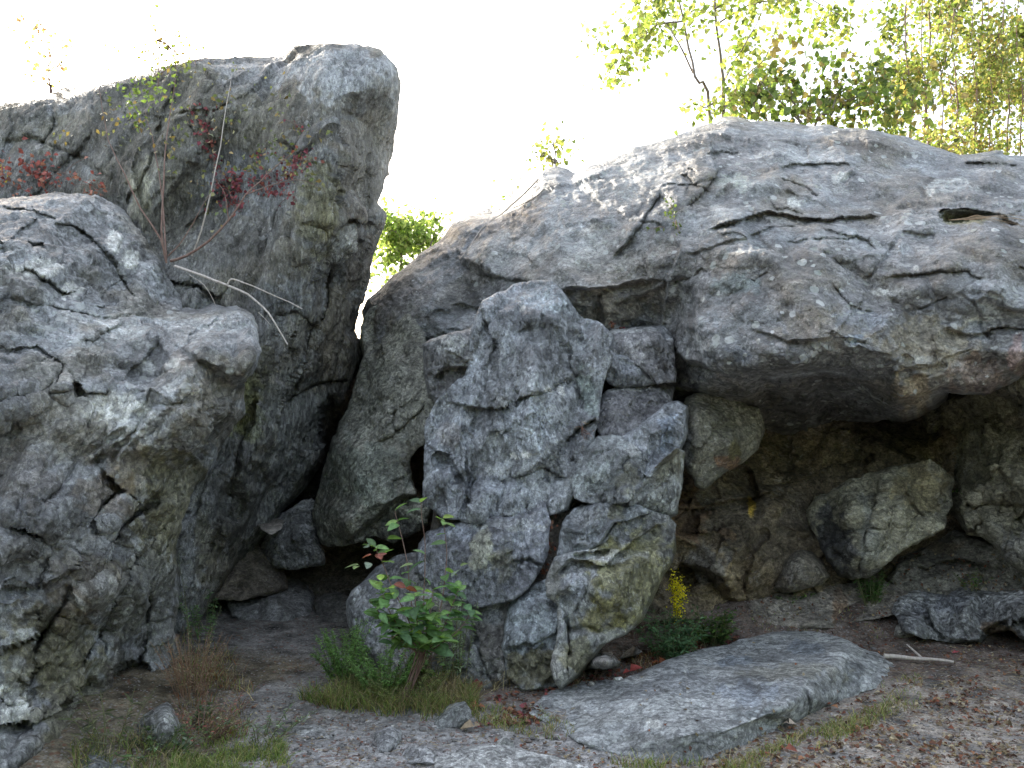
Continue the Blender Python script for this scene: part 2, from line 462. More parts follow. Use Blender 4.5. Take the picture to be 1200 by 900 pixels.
    for _ in range(4):
        for axis in (0, 1):
            a = np.roll(G, -1, axis); ma = np.roll(M, -1, axis); b = np.roll(G, 1, axis); mb = np.roll(M, 1, axis)
            G = np.where(M > 0, (G + a * ma + b * mb) / (1 + ma + mb), G)
    def diff(axis):
        a = np.roll(G, -1, axis) ; ma = np.roll(M, -1, axis); b = np.roll(G, 1, axis); mb = np.roll(M, 1, axis)
        a = np.where(ma > 0, a, G); b = np.where(mb > 0, b, G)
        return a - b
    nrm = np.cross(diff(0), diff(1)).reshape(-1, 3)[idx]
    nrm /= np.linalg.norm(nrm, axis=1, keepdims=True) + 1e-9
    flip = (nrm * (P0 - np.array([0, 0, CAMZ]))).sum(1) > 0
    nrm[flip] *= -1
    # anisotropic rock space
    ang, ratio = math.radians(fol[0]), fol[1]
    e1 = np.array([math.cos(ang), 0.25, math.sin(ang)]); e1 /= np.linalg.norm(e1)
    R = P0 - np.outer(P0 @ e1, e1) * ratio
    R = R + 0.07 * np.stack([perlin(P0 * 1.7, seed + 70 + k) for k in range(3)], -1)
    R2 = R + 0.018 * np.stack([perlin(P0 * 6, seed + 80 + k) for k in range(3)], -1)
    fade = 0.25 + 0.75 * np.clip(-us / 11.0, 0, 1)
    b1, e1_, t1_ = blocks(R / (chunk[1] * 0.8), seed + 2, 0.75, 0.5)
    b2, e2_, t2_ = blocks(R2 / mid[1], seed + 3, 0.8, 0.5)
    b3, e3_, t3_ = blocks(R2 / small[1], seed + 4, 0.8, 0.5)
    mk1 = sstep(-0.25, 0.25, perlin(P0 / 0.8, seed + 61)); mk2 = sstep(-0.3, 0.2, perlin(P0 / 0.35, seed + 62))
    disp = amp * (0.05 * fbm(R / 0.9, 2, seed + 1)
                  + chunk[0] * 0.8 * b1 * (0.3 + 0.7 * mk1)
                  + mid[0] * 1.0 * b2 * (0.25 + 0.75 * mk2)
                  + small[0] * 0.6 * b3
                  + fine * 0.8 * fbm(R2 / 0.05, 3, seed + 5, True, 0.6))
    if strata[0]:
        e2 = np.array([-math.sin(ang), 0.35, math.cos(ang)]); e2 /= np.linalg.norm(e2)
        q = (P0 @ e2) / strata[1] + 1.3 * perlin(P0 * 1.1, seed + 9) + 0.5 * perlin(P0 * 4, seed + 10)
        fr = q - np.floor(q)
        lay = _h(np.floor(q).astype(np.int64), np.zeros(len(q), np.int64), np.zeros(len(q), np.int64), seed) / 4294967295.0
        disp = disp + strata[0] * amp * (np.where(fr < 0.85, fr / 0.85, (1 - fr) / 0.15) * (0.3 + lay))
    P1 = P0 + nrm * (disp * fade)[:, None]
    # colour: the stone's own colour, its mineral patches, stains and growth
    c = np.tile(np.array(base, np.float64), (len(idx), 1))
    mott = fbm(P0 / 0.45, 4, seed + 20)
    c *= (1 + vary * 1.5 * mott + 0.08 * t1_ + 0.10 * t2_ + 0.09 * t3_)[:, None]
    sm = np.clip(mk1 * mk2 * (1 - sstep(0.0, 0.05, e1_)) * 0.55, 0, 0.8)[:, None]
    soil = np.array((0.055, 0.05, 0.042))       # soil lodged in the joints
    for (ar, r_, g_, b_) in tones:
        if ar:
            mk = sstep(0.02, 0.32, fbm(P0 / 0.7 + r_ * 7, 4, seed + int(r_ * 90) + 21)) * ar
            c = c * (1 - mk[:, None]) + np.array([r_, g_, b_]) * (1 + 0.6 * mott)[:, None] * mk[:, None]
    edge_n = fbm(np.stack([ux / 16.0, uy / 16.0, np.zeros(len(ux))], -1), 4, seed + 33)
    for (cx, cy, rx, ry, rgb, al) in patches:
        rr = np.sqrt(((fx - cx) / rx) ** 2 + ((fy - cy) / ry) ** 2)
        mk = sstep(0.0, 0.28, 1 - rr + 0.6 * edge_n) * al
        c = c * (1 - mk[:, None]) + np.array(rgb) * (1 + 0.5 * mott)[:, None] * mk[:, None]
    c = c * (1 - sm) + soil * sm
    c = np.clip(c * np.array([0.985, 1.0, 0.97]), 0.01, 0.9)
    # faces
    remap = np.full(H * W, -1, np.int64); remap[idx] = np.arange(len(idx))
    ids = remap.reshape(H, W)
    jj, ii = np.nonzero(keep)
    q = np.stack([ids[jj, ii], ids[jj + 1, ii], ids[jj + 1, ii + 1], ids[jj, ii + 1]], -1)
    # boundary edges, then the sides and back of the stone
    e = np.concatenate([q[:, [0, 1]], q[:, [1, 2]], q[:, [2, 3]], q[:, [3, 0]]])
    n = len(idx)
    code = e.min(1) * n + e.max(1)
    uq, first, cnt = np.unique(code, return_index=True, return_counts=True)
    be = e[first[cnt == 1]]
    bv = np.unique(be); nb = len(bv)
    bmap = np.full(n, -1); bmap[bv] = np.arange(nb)
    cen = np.array([ux.mean(), uy.mean()])
    rings = []
    for kf, (fd, fs) in enumerate(((0.30, 0.015), (0.7, shrink * 0.6), (1.0, shrink * 2.2))):
        bx = ux[bv] + (cen[0] - ux[bv]) * fs; by = uy[bv] + (cen[1] - uy[bv]) * fs
        dd = P1[bv, 1] + thick * fd
        if kf == 2: dd = np.full(nb, dmean + rd + thick)*0.6 + dd*0.4
        base_p = unproj(bx, by, dd)
        rings.append(base_p + 0.05 * thick * np.stack([perlin(base_p * 1.5, seed + 200 + kf * 3 + k) for k in range(3)], -1) * min(1, 4 * fd))
    cpt = unproj(cen[0], cen[1], dmean + rd + thick * 1.15)[None]
    V = np.concatenate([P1] + rings + [cpt])
    fs_, off_prev = [q], None
    a, b = be[:, 0], be[:, 1]
    ra, rb = a, b
    for kf in range(3):
        na, nb_ = n + kf * nb + bmap[a], n + kf * nb + bmap[b]
        fs_.append(np.stack([rb, ra, na, nb_], -1)); ra, rb = na, nb_
    tri = np.stack([rb, ra, np.full(len(ra), len(V) - 1)], -1)
    origin = V.mean(0); origin[2] = V[:, 2].min()
    V = V - origin
    cc = np.concatenate([c] + [c[bv]] * 3 + [np.array([base])])
    me = make_mesh(name, V, [np.concatenate(fs_), tri], mat, True)
    at_ = me.color_attributes.new('tint', 'FLOAT_COLOR', 'POINT')
    c4 = np.ones((len(V), 4), np.float32); c4[:, :3] = cc
    at_.data.foreach_set('color', c4.ravel())
    bm = bmesh.new(); bm.from_mesh(me); bmesh.ops.recalc_face_normals(bm, faces=bm.faces); bm.to_mesh(me); bm.free()
    o = link(name, me, parent)
    o.location = Vector(origin.tolist()) - (parent.location if parent else Vector((0, 0, 0)))
    if label: tag(o, label, cat, group)
    ROCKS[key] = (x0, y0, st, ids, P1, nrm)
    return o
def on_rock(key, px, py, off=0.0):
    x0, y0, st, ids, P1, nrm = ROCKS[key]
    i = int(round((px - x0) / st)); j = int(round((py - y0) / st))
    j = min(max(j, 0), ids.shape[0] - 1); i = min(max(i, 0), ids.shape[1] - 1)
    k = ids[j, i]
    if k < 0:
        return None, None
    return Vector((P1[k] + nrm[k] * off).tolist()), Vector(nrm[k].tolist())

# ================================================================== stone kinds
D = math.radians
M_left = rock_material('pale_schist', (1.15, 1, 0.85), (0, D(-40), 0), lichen=0.55, contrast=1.05, rough=0.6, spec=0.5)
M_tall = rock_material('leaning_schist', (1.6, 1, 0.6), (0, D(-22), 0), lichen=0.30, contrast=1.0, bump=1.2)
M_big = rock_material('lichened_schist', (0.9, 1, 1.2), (0, D(12), 0), lichen=0.9, contrast=1.0, rough=0.6, spec=0.5)
M_crag = rock_material('blue_schist', (1.2, 1, 0.85), (0, D(-25), 0), lichen=0.2, contrast=1.25, rough=0.42, bump=1.3, speck=1.3, spec=0.8)
M_slab = rock_material('grainy_rock', (1, 1, 1), (0, 0, 0), lichen=0.2, contrast=1.3, bump=1.3, speck=1.3)
M_cave = rock_material('stained_cave_rock', facet=0.7, stretch=(1, 1, 1.4), rot=(0, D(30), 0), lichen=0.0, contrast=1.0, speck=0.2)
M_flat = rock_material('worn_flat_rock', facet=0.5, stretch=(0.9, 1.15, 1.15), rot=(0, 0, D(-12)), lichen=0.6, contrast=1.15, speck=1.1, bump=1.1)

GREY = (0.245, 0.25, 0.26); BLUE = (0.26, 0.275, 0.295); PALE = (0.42, 0.43, 0.43); WHITE = (0.62, 0.62, 0.60)
OLIVE = (0.165, 0.155, 0.10); BROWN = (0.15, 0.11, 0.075); DARK = (0.06, 0.062, 0.068); OCHRE = (0.24, 0.17, 0.09)

# ---- 1 left foreground boulder
rock('left', 'boulder', [(-170,250),(-60,235),(0,232),(40,228),(70,225),(112,228),(135,240),(152,252),(170,280),(190,305),(205,335),(214,361),
      (245,363),(280,361),(297,370),(304,390),(306,412),(298,436),(288,452),(284,475),(262,505),(246,540),(228,575),(215,600),(206,640),
      (206,690),(207,740),(212,775),(211,800),(200,828),(170,842),(135,880),(100,925),(-170,970)],
     [(300,390,5.5),(290,450,5.42),(265,480,5.33),(232,525,5.1),(195,555,4.95),(185,580,4.8),(172,605,4.78),(207,605,5.5),(235,545,5.6),(262,505,5.75),
      (284,462,5.7),(130,680,4.62),(165,655,5.05),(203,720,5.7),(205,800,5.5),(160,800,5.25),(140,740,5.15),(100,870,4.55),(50,860,4.25),(0,800,3.95),
      (60,720,4.35),(0,600,4.1),(0,450,4.5),(60,500,4.5),(120,450,4.85),(130,530,4.55),(200,400,5.3),(250,375,5.65),(200,365,6.0),(180,300,6.45),
      (100,300,5.9),(100,350,5.45),(160,372,5.5),(0,300,5.5),(0,240,6.1),(100,232,6.6),(150,250,6.7),(-140,250,6.0),(-140,500,4.2),(-140,800,3.7),
      (60,400,4.95),(110,580,4.5),(205,345,6.5),(120,620,4.55)],
     M_left, GREY, roll=(10, 0.30), thick=2.0, seed=3, fol=(50, 0.25), vary=0.35, strata=(0.022, 0.13), chunk=(0.055, 0.5), mid=(0.028, 0.19), small=(0.010, 0.07),
     tones=((0.5, 0.31, 0.33, 0.355), (0.5, 0.185, 0.165, 0.12), (0.3, 0.15, 0.155, 0.165)),
     feats=[('crack', [(200,575),(165,598),(140,620),(124,660),(87,690),(53,733),(30,785)], 8, 0.34),
            ('crack', [(160,655),(133,677),(124,735),(90,790)], 6, 0.22), ('step', [(150,625),(115,672),(80,705),(45,770)], 12, 0.14), ('step', [(205,600),(175,640),(140,700),(120,780)], 10, 0.12),
            ('step', [(-30,690),(20,688),(55,690),(75,672),(95,640)], 9, 0.12),
            ('step', [(-30,768),(0,760),(40,742),(58,722)], 12, 0.26),
            ('step', [(0,415),(43,405),(80,430),(60,485)], 9, 0.07),
            ('step', [(85,445),(100,455),(133,460)], 9, 0.13),
            ('step', [(105,545),(135,520),(165,500)], 7, 0.06),
            ('step', [(60,260),(100,268),(130,300),(165,358)], 7, 0.12),
            ('step', [(-20,315),(30,312),(60,330),(90,345)], 8, 0.13),
            ('step', [(-10,238),(40,250),(70,255)], 6, 0.08),
            ('step', [(30,290),(50,285),(55,296)], 6, 0.10),
            ('crack', [(75,430),(110,480),(80,560),(40,600)], 4, 0.05),
            ('crack', [(0,350),(60,362),(110,380),(200,372)], 4, 0.06),
            ('step', [(120,545),(150,575),(120,600),(125,640)], 10, 0.17), ('step', [(225,470),(180,478),(150,520),(130,545)], 9, 0.09),
            ('step', [(95,610),(60,650),(45,700)], 8, 0.10),
            ('step', [(-30,850),(40,842),(70,825),(110,790)], 12, 0.22), ('step', [(-20,600),(30,615),(70,640),(105,650)], 10, 0.12), ('step', [(30,840),(35,790),(50,770)], 8, 0.12),
            ('crack', [(150,640),(175,700),(165,770),(150,820)], 5, 0.12),
            ('pit', (150,800,26,32), 0.35), ('step', [(140,770),(165,765),(185,790)], 8, 0.15)],
     patches=[(140,480,42,18,WHITE,0.75),(150,505,25,28,PALE,0.7),(85,340,14,14,WHITE,0.8),(40,318,40,9,WHITE,0.8),(132,285,9,14,WHITE,0.9),
              (150,305,12,10,WHITE,0.8),(140,395,35,18,PALE,0.8),(230,385,60,18,PALE,0.35),(172,425,10,7,PALE,0.9),(205,425,12,6,WHITE,0.7),(200,452,9,5,PALE,0.7),
              (170,560,45,42,OLIVE,0.5),(150,545,40,30,BROWN,0.4),(250,480,50,50,(0.2,0.17,0.12),0.5),(205,600,50,90,OLIVE,0.85),(180,650,26,70,OLIVE,0.55),(120,580,40,30,BROWN,0.5),
              (20,820,25,50,WHITE,0.75),(30,700,40,30,BLUE,0.6),(60,760,60,60,OLIVE,0.8),(90,820,60,70,OLIVE,0.7),(95,690,50,40,BROWN,0.5),(150,700,30,60,OLIVE,0.5),(40,650,60,40,(0.17,0.165,0.15),0.6),(120,700,35,22,PALE,0.45),(30,560,50,40,BROWN,0.3),
              (35,745,20,8,PALE,0.8),(130,840,30,60,(0.17,0.15,0.15),0.6),(175,730,32,90,(0.22,0.225,0.225),0.7),(150,770,22,30,DARK,0.45),(60,230,70,14,BLUE,0.5),
              (0,880,40,25,PALE,0.6)],
     facets=((72, 0.20), (32, 0.10), (14, 0.034), (6, 0.010)), facet_dir=(42, 2.3),
     ledges=(30, 42, 0.075, 66), label='huge pale grey lichen-spotted boulder with undercut lip in the left foreground', cat='boulder')

# ---- 2 tall leaning boulder behind it
rock('tall', 'boulder', [(-170,165),(-60,132),(0,121),(40,118),(75,116),(110,102),(160,88),(215,73),(240,68),(270,68),(330,66),(346,55),(380,50),(420,50),
      (446,59),(463,78),(469,98),(467,130),(461,170),(453,205),(444,238),(453,252),(448,270),(438,300),(431,330),(421,360),(414,388),
      (424,402),(430,420),(418,450),(408,478),(392,510),(376,545),(352,578),(330,602),(316,630),(292,655),(264,690),(240,715),(215,770),(120,800),(-170,800)],
     [(-140,170,8.8),(0,130,8.5),(0,220,7.9),(0,300,7.4),(150,95,8.1),(150,140,7.6),(150,250,7.2),(300,75,7.8),(260,120,7.2),(330,150,7.0),(400,60,7.5),(400,90,6.95),(392,118,6.78),
      (300,250,6.85),(230,300,6.75),(200,350,6.55),(388,185,6.62),(368,255,6.55),(335,330,6.55),(300,420,6.45),(445,90,7.2),(465,110,7.8),(455,200,8.2),(430,150,7.65),(412,220,7.6),(445,250,8.0),
      (395,262,7.0),(430,330,8.6),(415,400,8.8),(385,330,7.8),(350,370,7.1),(400,480,9.0),(350,450,7.9),(300,500,7.0),(370,540,8.7),(260,580,6.8),
      (330,600,8.3),(240,680,7.0),(210,620,6.4),(280,660,7.7),(215,760,6.9),(100,500,6.8),(-140,500,6.8)],
     M_tall, (0.20, 0.20, 0.195), roll=(16, 0.6), thick=3.0, seed=11, rag=1.3, fol=(66, 0.62), vary=0.3, strata=(0.028, 0.14), chunk=(0.08, 0.6), mid=(0.032, 0.2), small=(0.010, 0.07),
     tones=((0.45, 0.26, 0.275, 0.29), (0.55, 0.14, 0.125, 0.085), (0.3, 0.12, 0.12, 0.13)),
     feats=[('step', [(390,262),(410,255),(446,262)], 9, 0.22), ('step', [(330,285),(352,262),(385,258)], 9, 0.12),
            ('crack', [(425,270),(414,330),(400,400),(380,470)], 5, 0.12),
            ('crack', [(390,300),(375,360),(345,430),(330,500)], 6, 0.16),
            ('step', [(318,365),(345,360),(372,385)], 9, 0.14),
            ('step', [(330,470),(365,445),(410,440)], 8, 0.15),
            ('crack', [(300,450),(285,520),(262,600),(230,680)], 6, 0.14),
            ('pit', (388,505,16,48), 0.5), ('pit', (270,590,22,30), 0.22), ('pit', (300,555,14,22), 0.15),
            ('crack', [(0,170),(40,165),(90,185),(130,210)], 6, 0.10),
            ('step', [(155,182),(162,230),(180,300)], 14, -0.12),
            ('crack', [(60,118),(66,150),(50,175)], 5, 0.12),
            ('step', [(195,330),(230,332),(260,350)], 8, 0.16),
            ('crack', [(110,105),(150,140),(260,130),(320,110)], 4, 0.05),
            
            ('step', [(310,640),(340,600),(372,556)], 8, 0.18)],
     patches=[(210,200,150,110,(0.145,0.14,0.12),0.6),(420,200,40,90,(0.19,0.165,0.13),0.6),(400,400,40,110,(0.13,0.12,0.10),0.5),(400,85,70,35,(0.36,0.37,0.39),0.75),(300,85,60,18,(0.4,0.4,0.41),0.6),(408,285,9,22,WHITE,0.95),(398,290,12,20,PALE,0.6),(418,300,20,60,BROWN,0.35),
              (165,225,16,50,(0.34,0.33,0.26),0.7),(290,470,22,50,(0.20,0.21,0.09),0.75),(310,440,16,40,OLIVE,0.5),(370,240,24,60,(0.2,0.19,0.09),0.5),
              (440,180,22,90,(0.25,0.235,0.21),0.6),(300,215,70,40,(0.21,0.23,0.27),0.4),(335,350,22,26,BLUE,0.6),(350,500,60,70,(0.12,0.13,0.125),0.6),(290,600,60,70,(0.13,0.135,0.13),0.5),
              (30,150,60,30,(0.13,0.125,0.10),0.6),(390,390,24,70,(0.14,0.12,0.085),0.55),(240,640,20,40,OLIVE,0.5),(330,390,18,18,(0.26,0.26,0.25),0.5)],
     lin=0.7, facets=((80, 0.22), (36, 0.11), (15, 0.038), (6, 0.011)), facet_dir=(66, 2.6),
     ledges=(36, 64, 0.08, 74), label='tall dark boulder leaning to the right, tallest rock on the left against the sky', cat='boulder')

# ---- 3 great overhanging boulder on the right
rock('big', 'boulder', [(425,365),(432,352),(446,340),(462,322),(490,300),(520,276),(530,262),(545,253),(575,244),(598,230),(618,214),(636,203),(655,202),(668,209),(690,194),
      (712,188),(745,172),(790,160),(815,149),(850,142),(900,142),(960,147),(1010,152),(1060,160),(1100,174),(1125,182),(1150,179),(1200,184),
      (1260,190),(1350,215),(1410,260),(1440,330),(1425,420),(1380,455),(1250,430),(1208,432),(1194,444),(1180,452),(1160,462),(1130,461),(1105,458),(1090,472),(1074,482),(1050,488),
      (1025,496),(985,500),(955,510),(930,515),(905,506),(870,492),(840,478),(812,468),(800,480),(760,500),(600,480),(500,470),(425,430)],
     [(430,360,8.75),(520,280,8.9),(450,350,8.55),(500,330,8.1),(460,372,8.05),(482,400,7.75),(520,385,7.6),(500,440,7.5),(440,420,8.1),(600,235,8.5),(570,300,7.9),(650,210,8.3),(640,280,7.4),(720,325,6.75),(680,340,6.95),(700,375,7.1),(780,380,6.9),(720,240,7.3),
      (600,335,7.4),(800,165,8.2),(830,205,7.3),(850,150,8.4),(950,155,8.3),(1000,195,7.4),(1100,190,8.0),(1200,192,7.9),(1340,230,7.8),(900,250,6.7),
      (1000,260,6.5),(1100,250,6.6),(1200,260,6.5),(1340,330,6.3),(820,300,6.5),(900,350,6.0),(1000,340,5.85),(1100,340,5.8),(1200,340,5.7),
      (820,380,6.15),(850,425,6.05),(900,432,5.95),(960,432,5.85),(1000,430,5.75),(1070,465,5.72),(1100,440,5.6),(1180,430,5.6),(1340,430,5.6),
      (830,458,6.7),(870,478,7.3),(900,465,7.2),(905,500,7.9),(940,505,8.1),(980,490,7.9),(1000,468,6.8),(1030,488,7.1),(1050,474,6.0),(700,440,7.8),(770,440,7.4)],
     M_big, (0.235, 0.235, 0.24), roll=(16, 0.6), thick=3.2, seed=21, rag=1.3, fol=(-8, 0.35), vary=0.22, chunk=(0.035, 0.5), mid=(0.016, 0.19), small=(0.007, 0.07), shrink=0.05,
     tones=((0.5, 0.29, 0.31, 0.335), (0.5, 0.215, 0.185, 0.145), (0.35, 0.15, 0.16, 0.175)),
     feats=[('step', [(825,268),(845,262),(862,258),(880,250),(900,246),(930,253),(968,256),(1000,254),(1035,250)], 9, 0.15),
            ('step', [(912,194),(933,192),(960,188),(1005,188)], 6, 0.10),
            ('pit', (1133,254,34,7), 0.28), ('step', [(1098,246),(1130,242),(1172,250),(1196,262)], 6, 0.16),
            ('step', [(1125,187),(1160,190),(1200,192)], 5, 0.14),
            ('step', [(800,245),(818,228),(836,200),(838,165)], 10, 0.16),
            ('crack', [(1027,170),(1008,200),(987,217)], 4, 0.05), ('crack', [(918,195),(935,220)], 3, 0.04),
            ('step', [(1035,327),(1077,321),(1127,317),(1160,322)], 7, 0.08),
            ('step', [(880,383),(900,390),(950,403),(973,400),(990,380),(1003,362),(1017,333)], 7, 0.06),
            ('step', [(800,300),(850,285),(900,268),(940,262)], 8, 0.05),
            ('crack', [(1017,330),(1040,300),(1060,270)], 4, 0.05),
            ('step', [(1010,455),(1050,437),(1105,424),(1148,405)], 5, 0.05),
            ('step', [(1150,392),(1170,384),(1215,380)], 6, 0.10),
            ('crack', [(1140,350),(1150,385),(1160,400)], 3, 0.04),
            ('step', [(786,400),(810,425),(850,440),(900,446),(950,444),(1000,446),(1025,462)], 10, 0.30),
            ('step', [(830,478),(880,478),(940,476),(1000,480),(1030,478)], 8, 0.12),
            ('step', [(655,338),(690,342),(730,336),(775,326)], 18, 0.16),
            ('step', [(555,318),(575,324),(600,332),(640,330)], 14, 0.07),
            ('step', [(770,430),(776,370),(783,320),(800,280)], 9, -0.14),
            ('crack', [(702,345),(706,390)], 5, 0.12),
            ('step', [(530,352),(560,362),(598,385)], 12, 0.07),
            ('step', [(715,300),(735,280),(765,240),(775,228)], 10, 0.10),
            ('crack', [(540,300),(560,270),(600,235),(632,210)], 4, 0.09),
            ('crack', [(425,400),(438,380),(432,360)], 6, 0.14), ('pit', (850,345,22,14), 0.07),
            ('bump', (890,360,30,20), 0.06), ('bump', (1000,395,60,30), 0.06), ('bump', (870,290,50,26), 0.05)],
     patches=[(860,215,26,13,(0.50,0.53,0.49),0.8),(945,180,60,14,(0.42,0.43,0.44),0.7),(1112,218,26,11,(0.52,0.54,0.54),0.9),(985,208,12,6,WHITE,0.7),(927,238,9,6,WHITE,0.8),
              (1090,226,6,4,WHITE,0.8),(853,250,22,10,PALE,0.5),(750,215,50,30,PALE,0.35),(700,290,80,30,PALE,0.35),(600,290,50,30,PALE,0.3),(890,225,40,12,PALE,0.35),
              (1085,405,60,40,(0.27,0.235,0.17),0.65),(1070,460,26,22,(0.37,0.30,0.21),0.7),(1150,440,40,22,(0.30,0.22,0.19),0.6),(960,380,60,26,(0.22,0.19,0.15),0.5),
              (865,335,30,14,(0.27,0.31,0.32),0.7),(870,415,16,12,(0.20,0.23,0.29),0.6),(1010,372,36,12,(0.24,0.27,0.32),0.5),(1000,395,10,8,(0.22,0.27,0.34),0.7),
              (1148,375,30,4,WHITE,0.6),(1133,258,34,8,(0.19,0.18,0.09),0.8),(1192,420,14,24,(0.33,0.22,0.20),0.6),(830,400,30,10,PALE,0.4),
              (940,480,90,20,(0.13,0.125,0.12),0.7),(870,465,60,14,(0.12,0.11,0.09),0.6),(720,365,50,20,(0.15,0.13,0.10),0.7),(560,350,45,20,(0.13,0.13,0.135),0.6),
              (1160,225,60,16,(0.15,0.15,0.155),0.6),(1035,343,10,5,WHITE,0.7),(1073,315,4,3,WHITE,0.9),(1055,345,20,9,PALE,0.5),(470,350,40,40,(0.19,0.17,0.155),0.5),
              (580,250,60,25,(0.22,0.2,0.185),0.5),(827,353,3,4,WHITE,0.9),(1085,420,22,5,PALE,0.4),(820,180,14,22,(0.15,0.135,0.115),0.5)],
     lin=0.35, facets=((78, 0.26), (34, 0.13), (15, 0.042), (6, 0.011)), facet_dir=(-8, 1.7),
     ledges=(60, -4, 0.07, 62), label='massive rounded grey boulder overhanging the dark hollow on the right', cat='boulder')

# ---- 4 leaning rough slab beside the crevice
rock('slab', 'leaning_slab', [(428,366),(438,357),(452,352),(470,356),(486,374),(500,405),(508,440),(510,480),(508,512),(490,526),(480,542),(482,562),(490,582),(506,594),(502,612),(484,626),(462,636),(440,630),(420,634),
      (400,642),(378,638),(371,618),(368,600),(374,570),(386,532),(402,485),(416,444),(426,408),(421,382)],
     [(430,362,8.6),(500,340,7.9),(540,370,7.5),(480,420,7.4),(410,470,7.9),(430,400,8.2),(455,470,7.3),(500,470,7.05),(380,580,7.7),(405,540,7.35),(450,560,6.9),(380,620,7.6),(405,615,7.0),(440,620,7.1),(480,600,6.8),(500,550,6.95),(440,590,6.85)],
     M_slab, (0.26, 0.26, 0.225), roll=(4, 0.06), thick=1.1, seed=31, fol=(70, 0.2), vary=0.25, chunk=(0.03, 0.7), mid=(0.008, 0.25), small=(0.007, 0.05), fine=0.005,
     tones=((0.5, 0.17, 0.185, 0.155),),
     feats=[('crack', [(438,440),(450,480),(436,540)], 4, 0.04), ('step', [(440,520),(470,500),(505,470)], 10, 0.10),
            ('step', [(400,640),(430,612),(470,585),(500,575)], 10, 0.16), ('step', [(455,490),(470,480),(462,510)], 8, 0.08)],
     patches=[(430,560,50,50,(0.25,0.28,0.245),0.6),(470,400,40,40,(0.245,0.235,0.20),0.6),(490,540,20,24,(0.12,0.11,0.08),0.7),(470,620,26,14,DARK,0.7),(430,570,20,10,(0.33,0.38,0.35),0.5)],
     facets=((60, 0.13), (24, 0.05), (10, 0.018), (5, 0.006)), ledges=(9, 60, 0.04, 40), label='rough olive-grey slab leaning left over the crevice opening', cat='rock slab')

# ---- 5 rocks inside the crevice
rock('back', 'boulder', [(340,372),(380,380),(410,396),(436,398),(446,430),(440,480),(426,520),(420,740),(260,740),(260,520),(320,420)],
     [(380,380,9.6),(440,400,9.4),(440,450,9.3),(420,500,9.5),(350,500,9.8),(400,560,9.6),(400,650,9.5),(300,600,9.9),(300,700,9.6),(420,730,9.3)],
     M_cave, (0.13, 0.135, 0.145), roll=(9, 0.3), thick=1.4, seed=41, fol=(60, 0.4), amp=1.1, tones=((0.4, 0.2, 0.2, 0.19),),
     feats=[('crack', [(435,405),(420,440),(428,470)], 5, 0.12), ('pit', (388,500,16,40), 0.6), ('step', [(340,600),(380,580),(420,600)], 9, 0.2)],
     label='dark boulder closing the back of the crevice', cat='boulder')
rock('choke', 'boulder', [(306,640),(318,622),(332,603),(352,586),(366,583),(374,596),(373,620),(378,642),(380,662),(350,667),(320,665),(308,656)],
     [(310,640,8.0),(340,600,8.0),(365,590,8.1),(345,630,7.7),(370,650,7.8),(325,660,7.8)],
     M_slab, (0.20, 0.205, 0.21), roll=(5, 0.12), thick=0.6, seed=43, lin=0.9, facets=((26, 0.05), (11, 0.02)), vary=0.3, ledges=(4, 50, 0.04, 24), label='dark angular boulder wedged in the crevice under the leaning rocks', cat='boulder')
rock('peb', 'boulder', [(302,614),(312,600),(328,604),(334,607),(330,620),(318,626),(308,622)], [(304,612,7.7),(318,612,7.55),(332,610,7.7)],
     M_slab, (0.19, 0.175, 0.155), roll=(3, 0.04), thick=0.2, seed=44, rag=1.5, facets=((12, 0.03),), label='small brownish rock lodged above the wedged boulder in the crevice', cat='rock')
rock('low1', 'boulder', [(262,688),(285,676),(320,672),(352,678),(368,700),(366,725),(340,733),(300,735),(270,722)],
     [(270,700,yz(0,725,0.0)+.25),(310,690,8.1),(350,690,8.15),(300,730,7.35),(350,728,7.4),(320,710,7.55)], M_cave, (0.22, 0.22, 0.225), roll=(6, 0.12), thick=0.7, seed=45,
     label='low dark rounded rock on the floor at the left of the crevice', cat='rock')
rock('low2', 'boulder', [(366,705),(380,696),(400,695),(418,702),(420,728),(395,733),(370,726)], [(370,710,7.6),(395,700,7.7),(410,727,7.35),(380,728,7.35)],
     M_cave, (0.16, 0.155, 0.15), roll=(8, 0.15), thick=0.5, seed=46, rag=1.5, label='small dull rock on the path floor below the dark opening', cat='rock')
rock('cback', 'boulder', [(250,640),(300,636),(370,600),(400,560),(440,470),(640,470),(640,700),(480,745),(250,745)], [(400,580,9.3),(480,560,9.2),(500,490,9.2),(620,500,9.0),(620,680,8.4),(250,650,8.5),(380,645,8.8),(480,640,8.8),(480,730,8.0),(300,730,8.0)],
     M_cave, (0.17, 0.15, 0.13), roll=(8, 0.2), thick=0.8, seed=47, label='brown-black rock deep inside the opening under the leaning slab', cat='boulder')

rock('cleft', 'boulder', [(235,660),(262,640),(290,634),(310,640),(332,664),(336,690),(300,700),(240,705)], [(240,670,7.7),(270,642,7.9),(310,645,8.0),(330,690,7.8),(270,695,7.45),(290,665,7.7)],
     M_cave, (0.19, 0.165, 0.14), roll=(6, 0.1), thick=0.7, seed=48, facets=((20, 0.05), (9, 0.02)), label='brown broken rock low in the cleft, left of the wedged boulder', cat='rock')

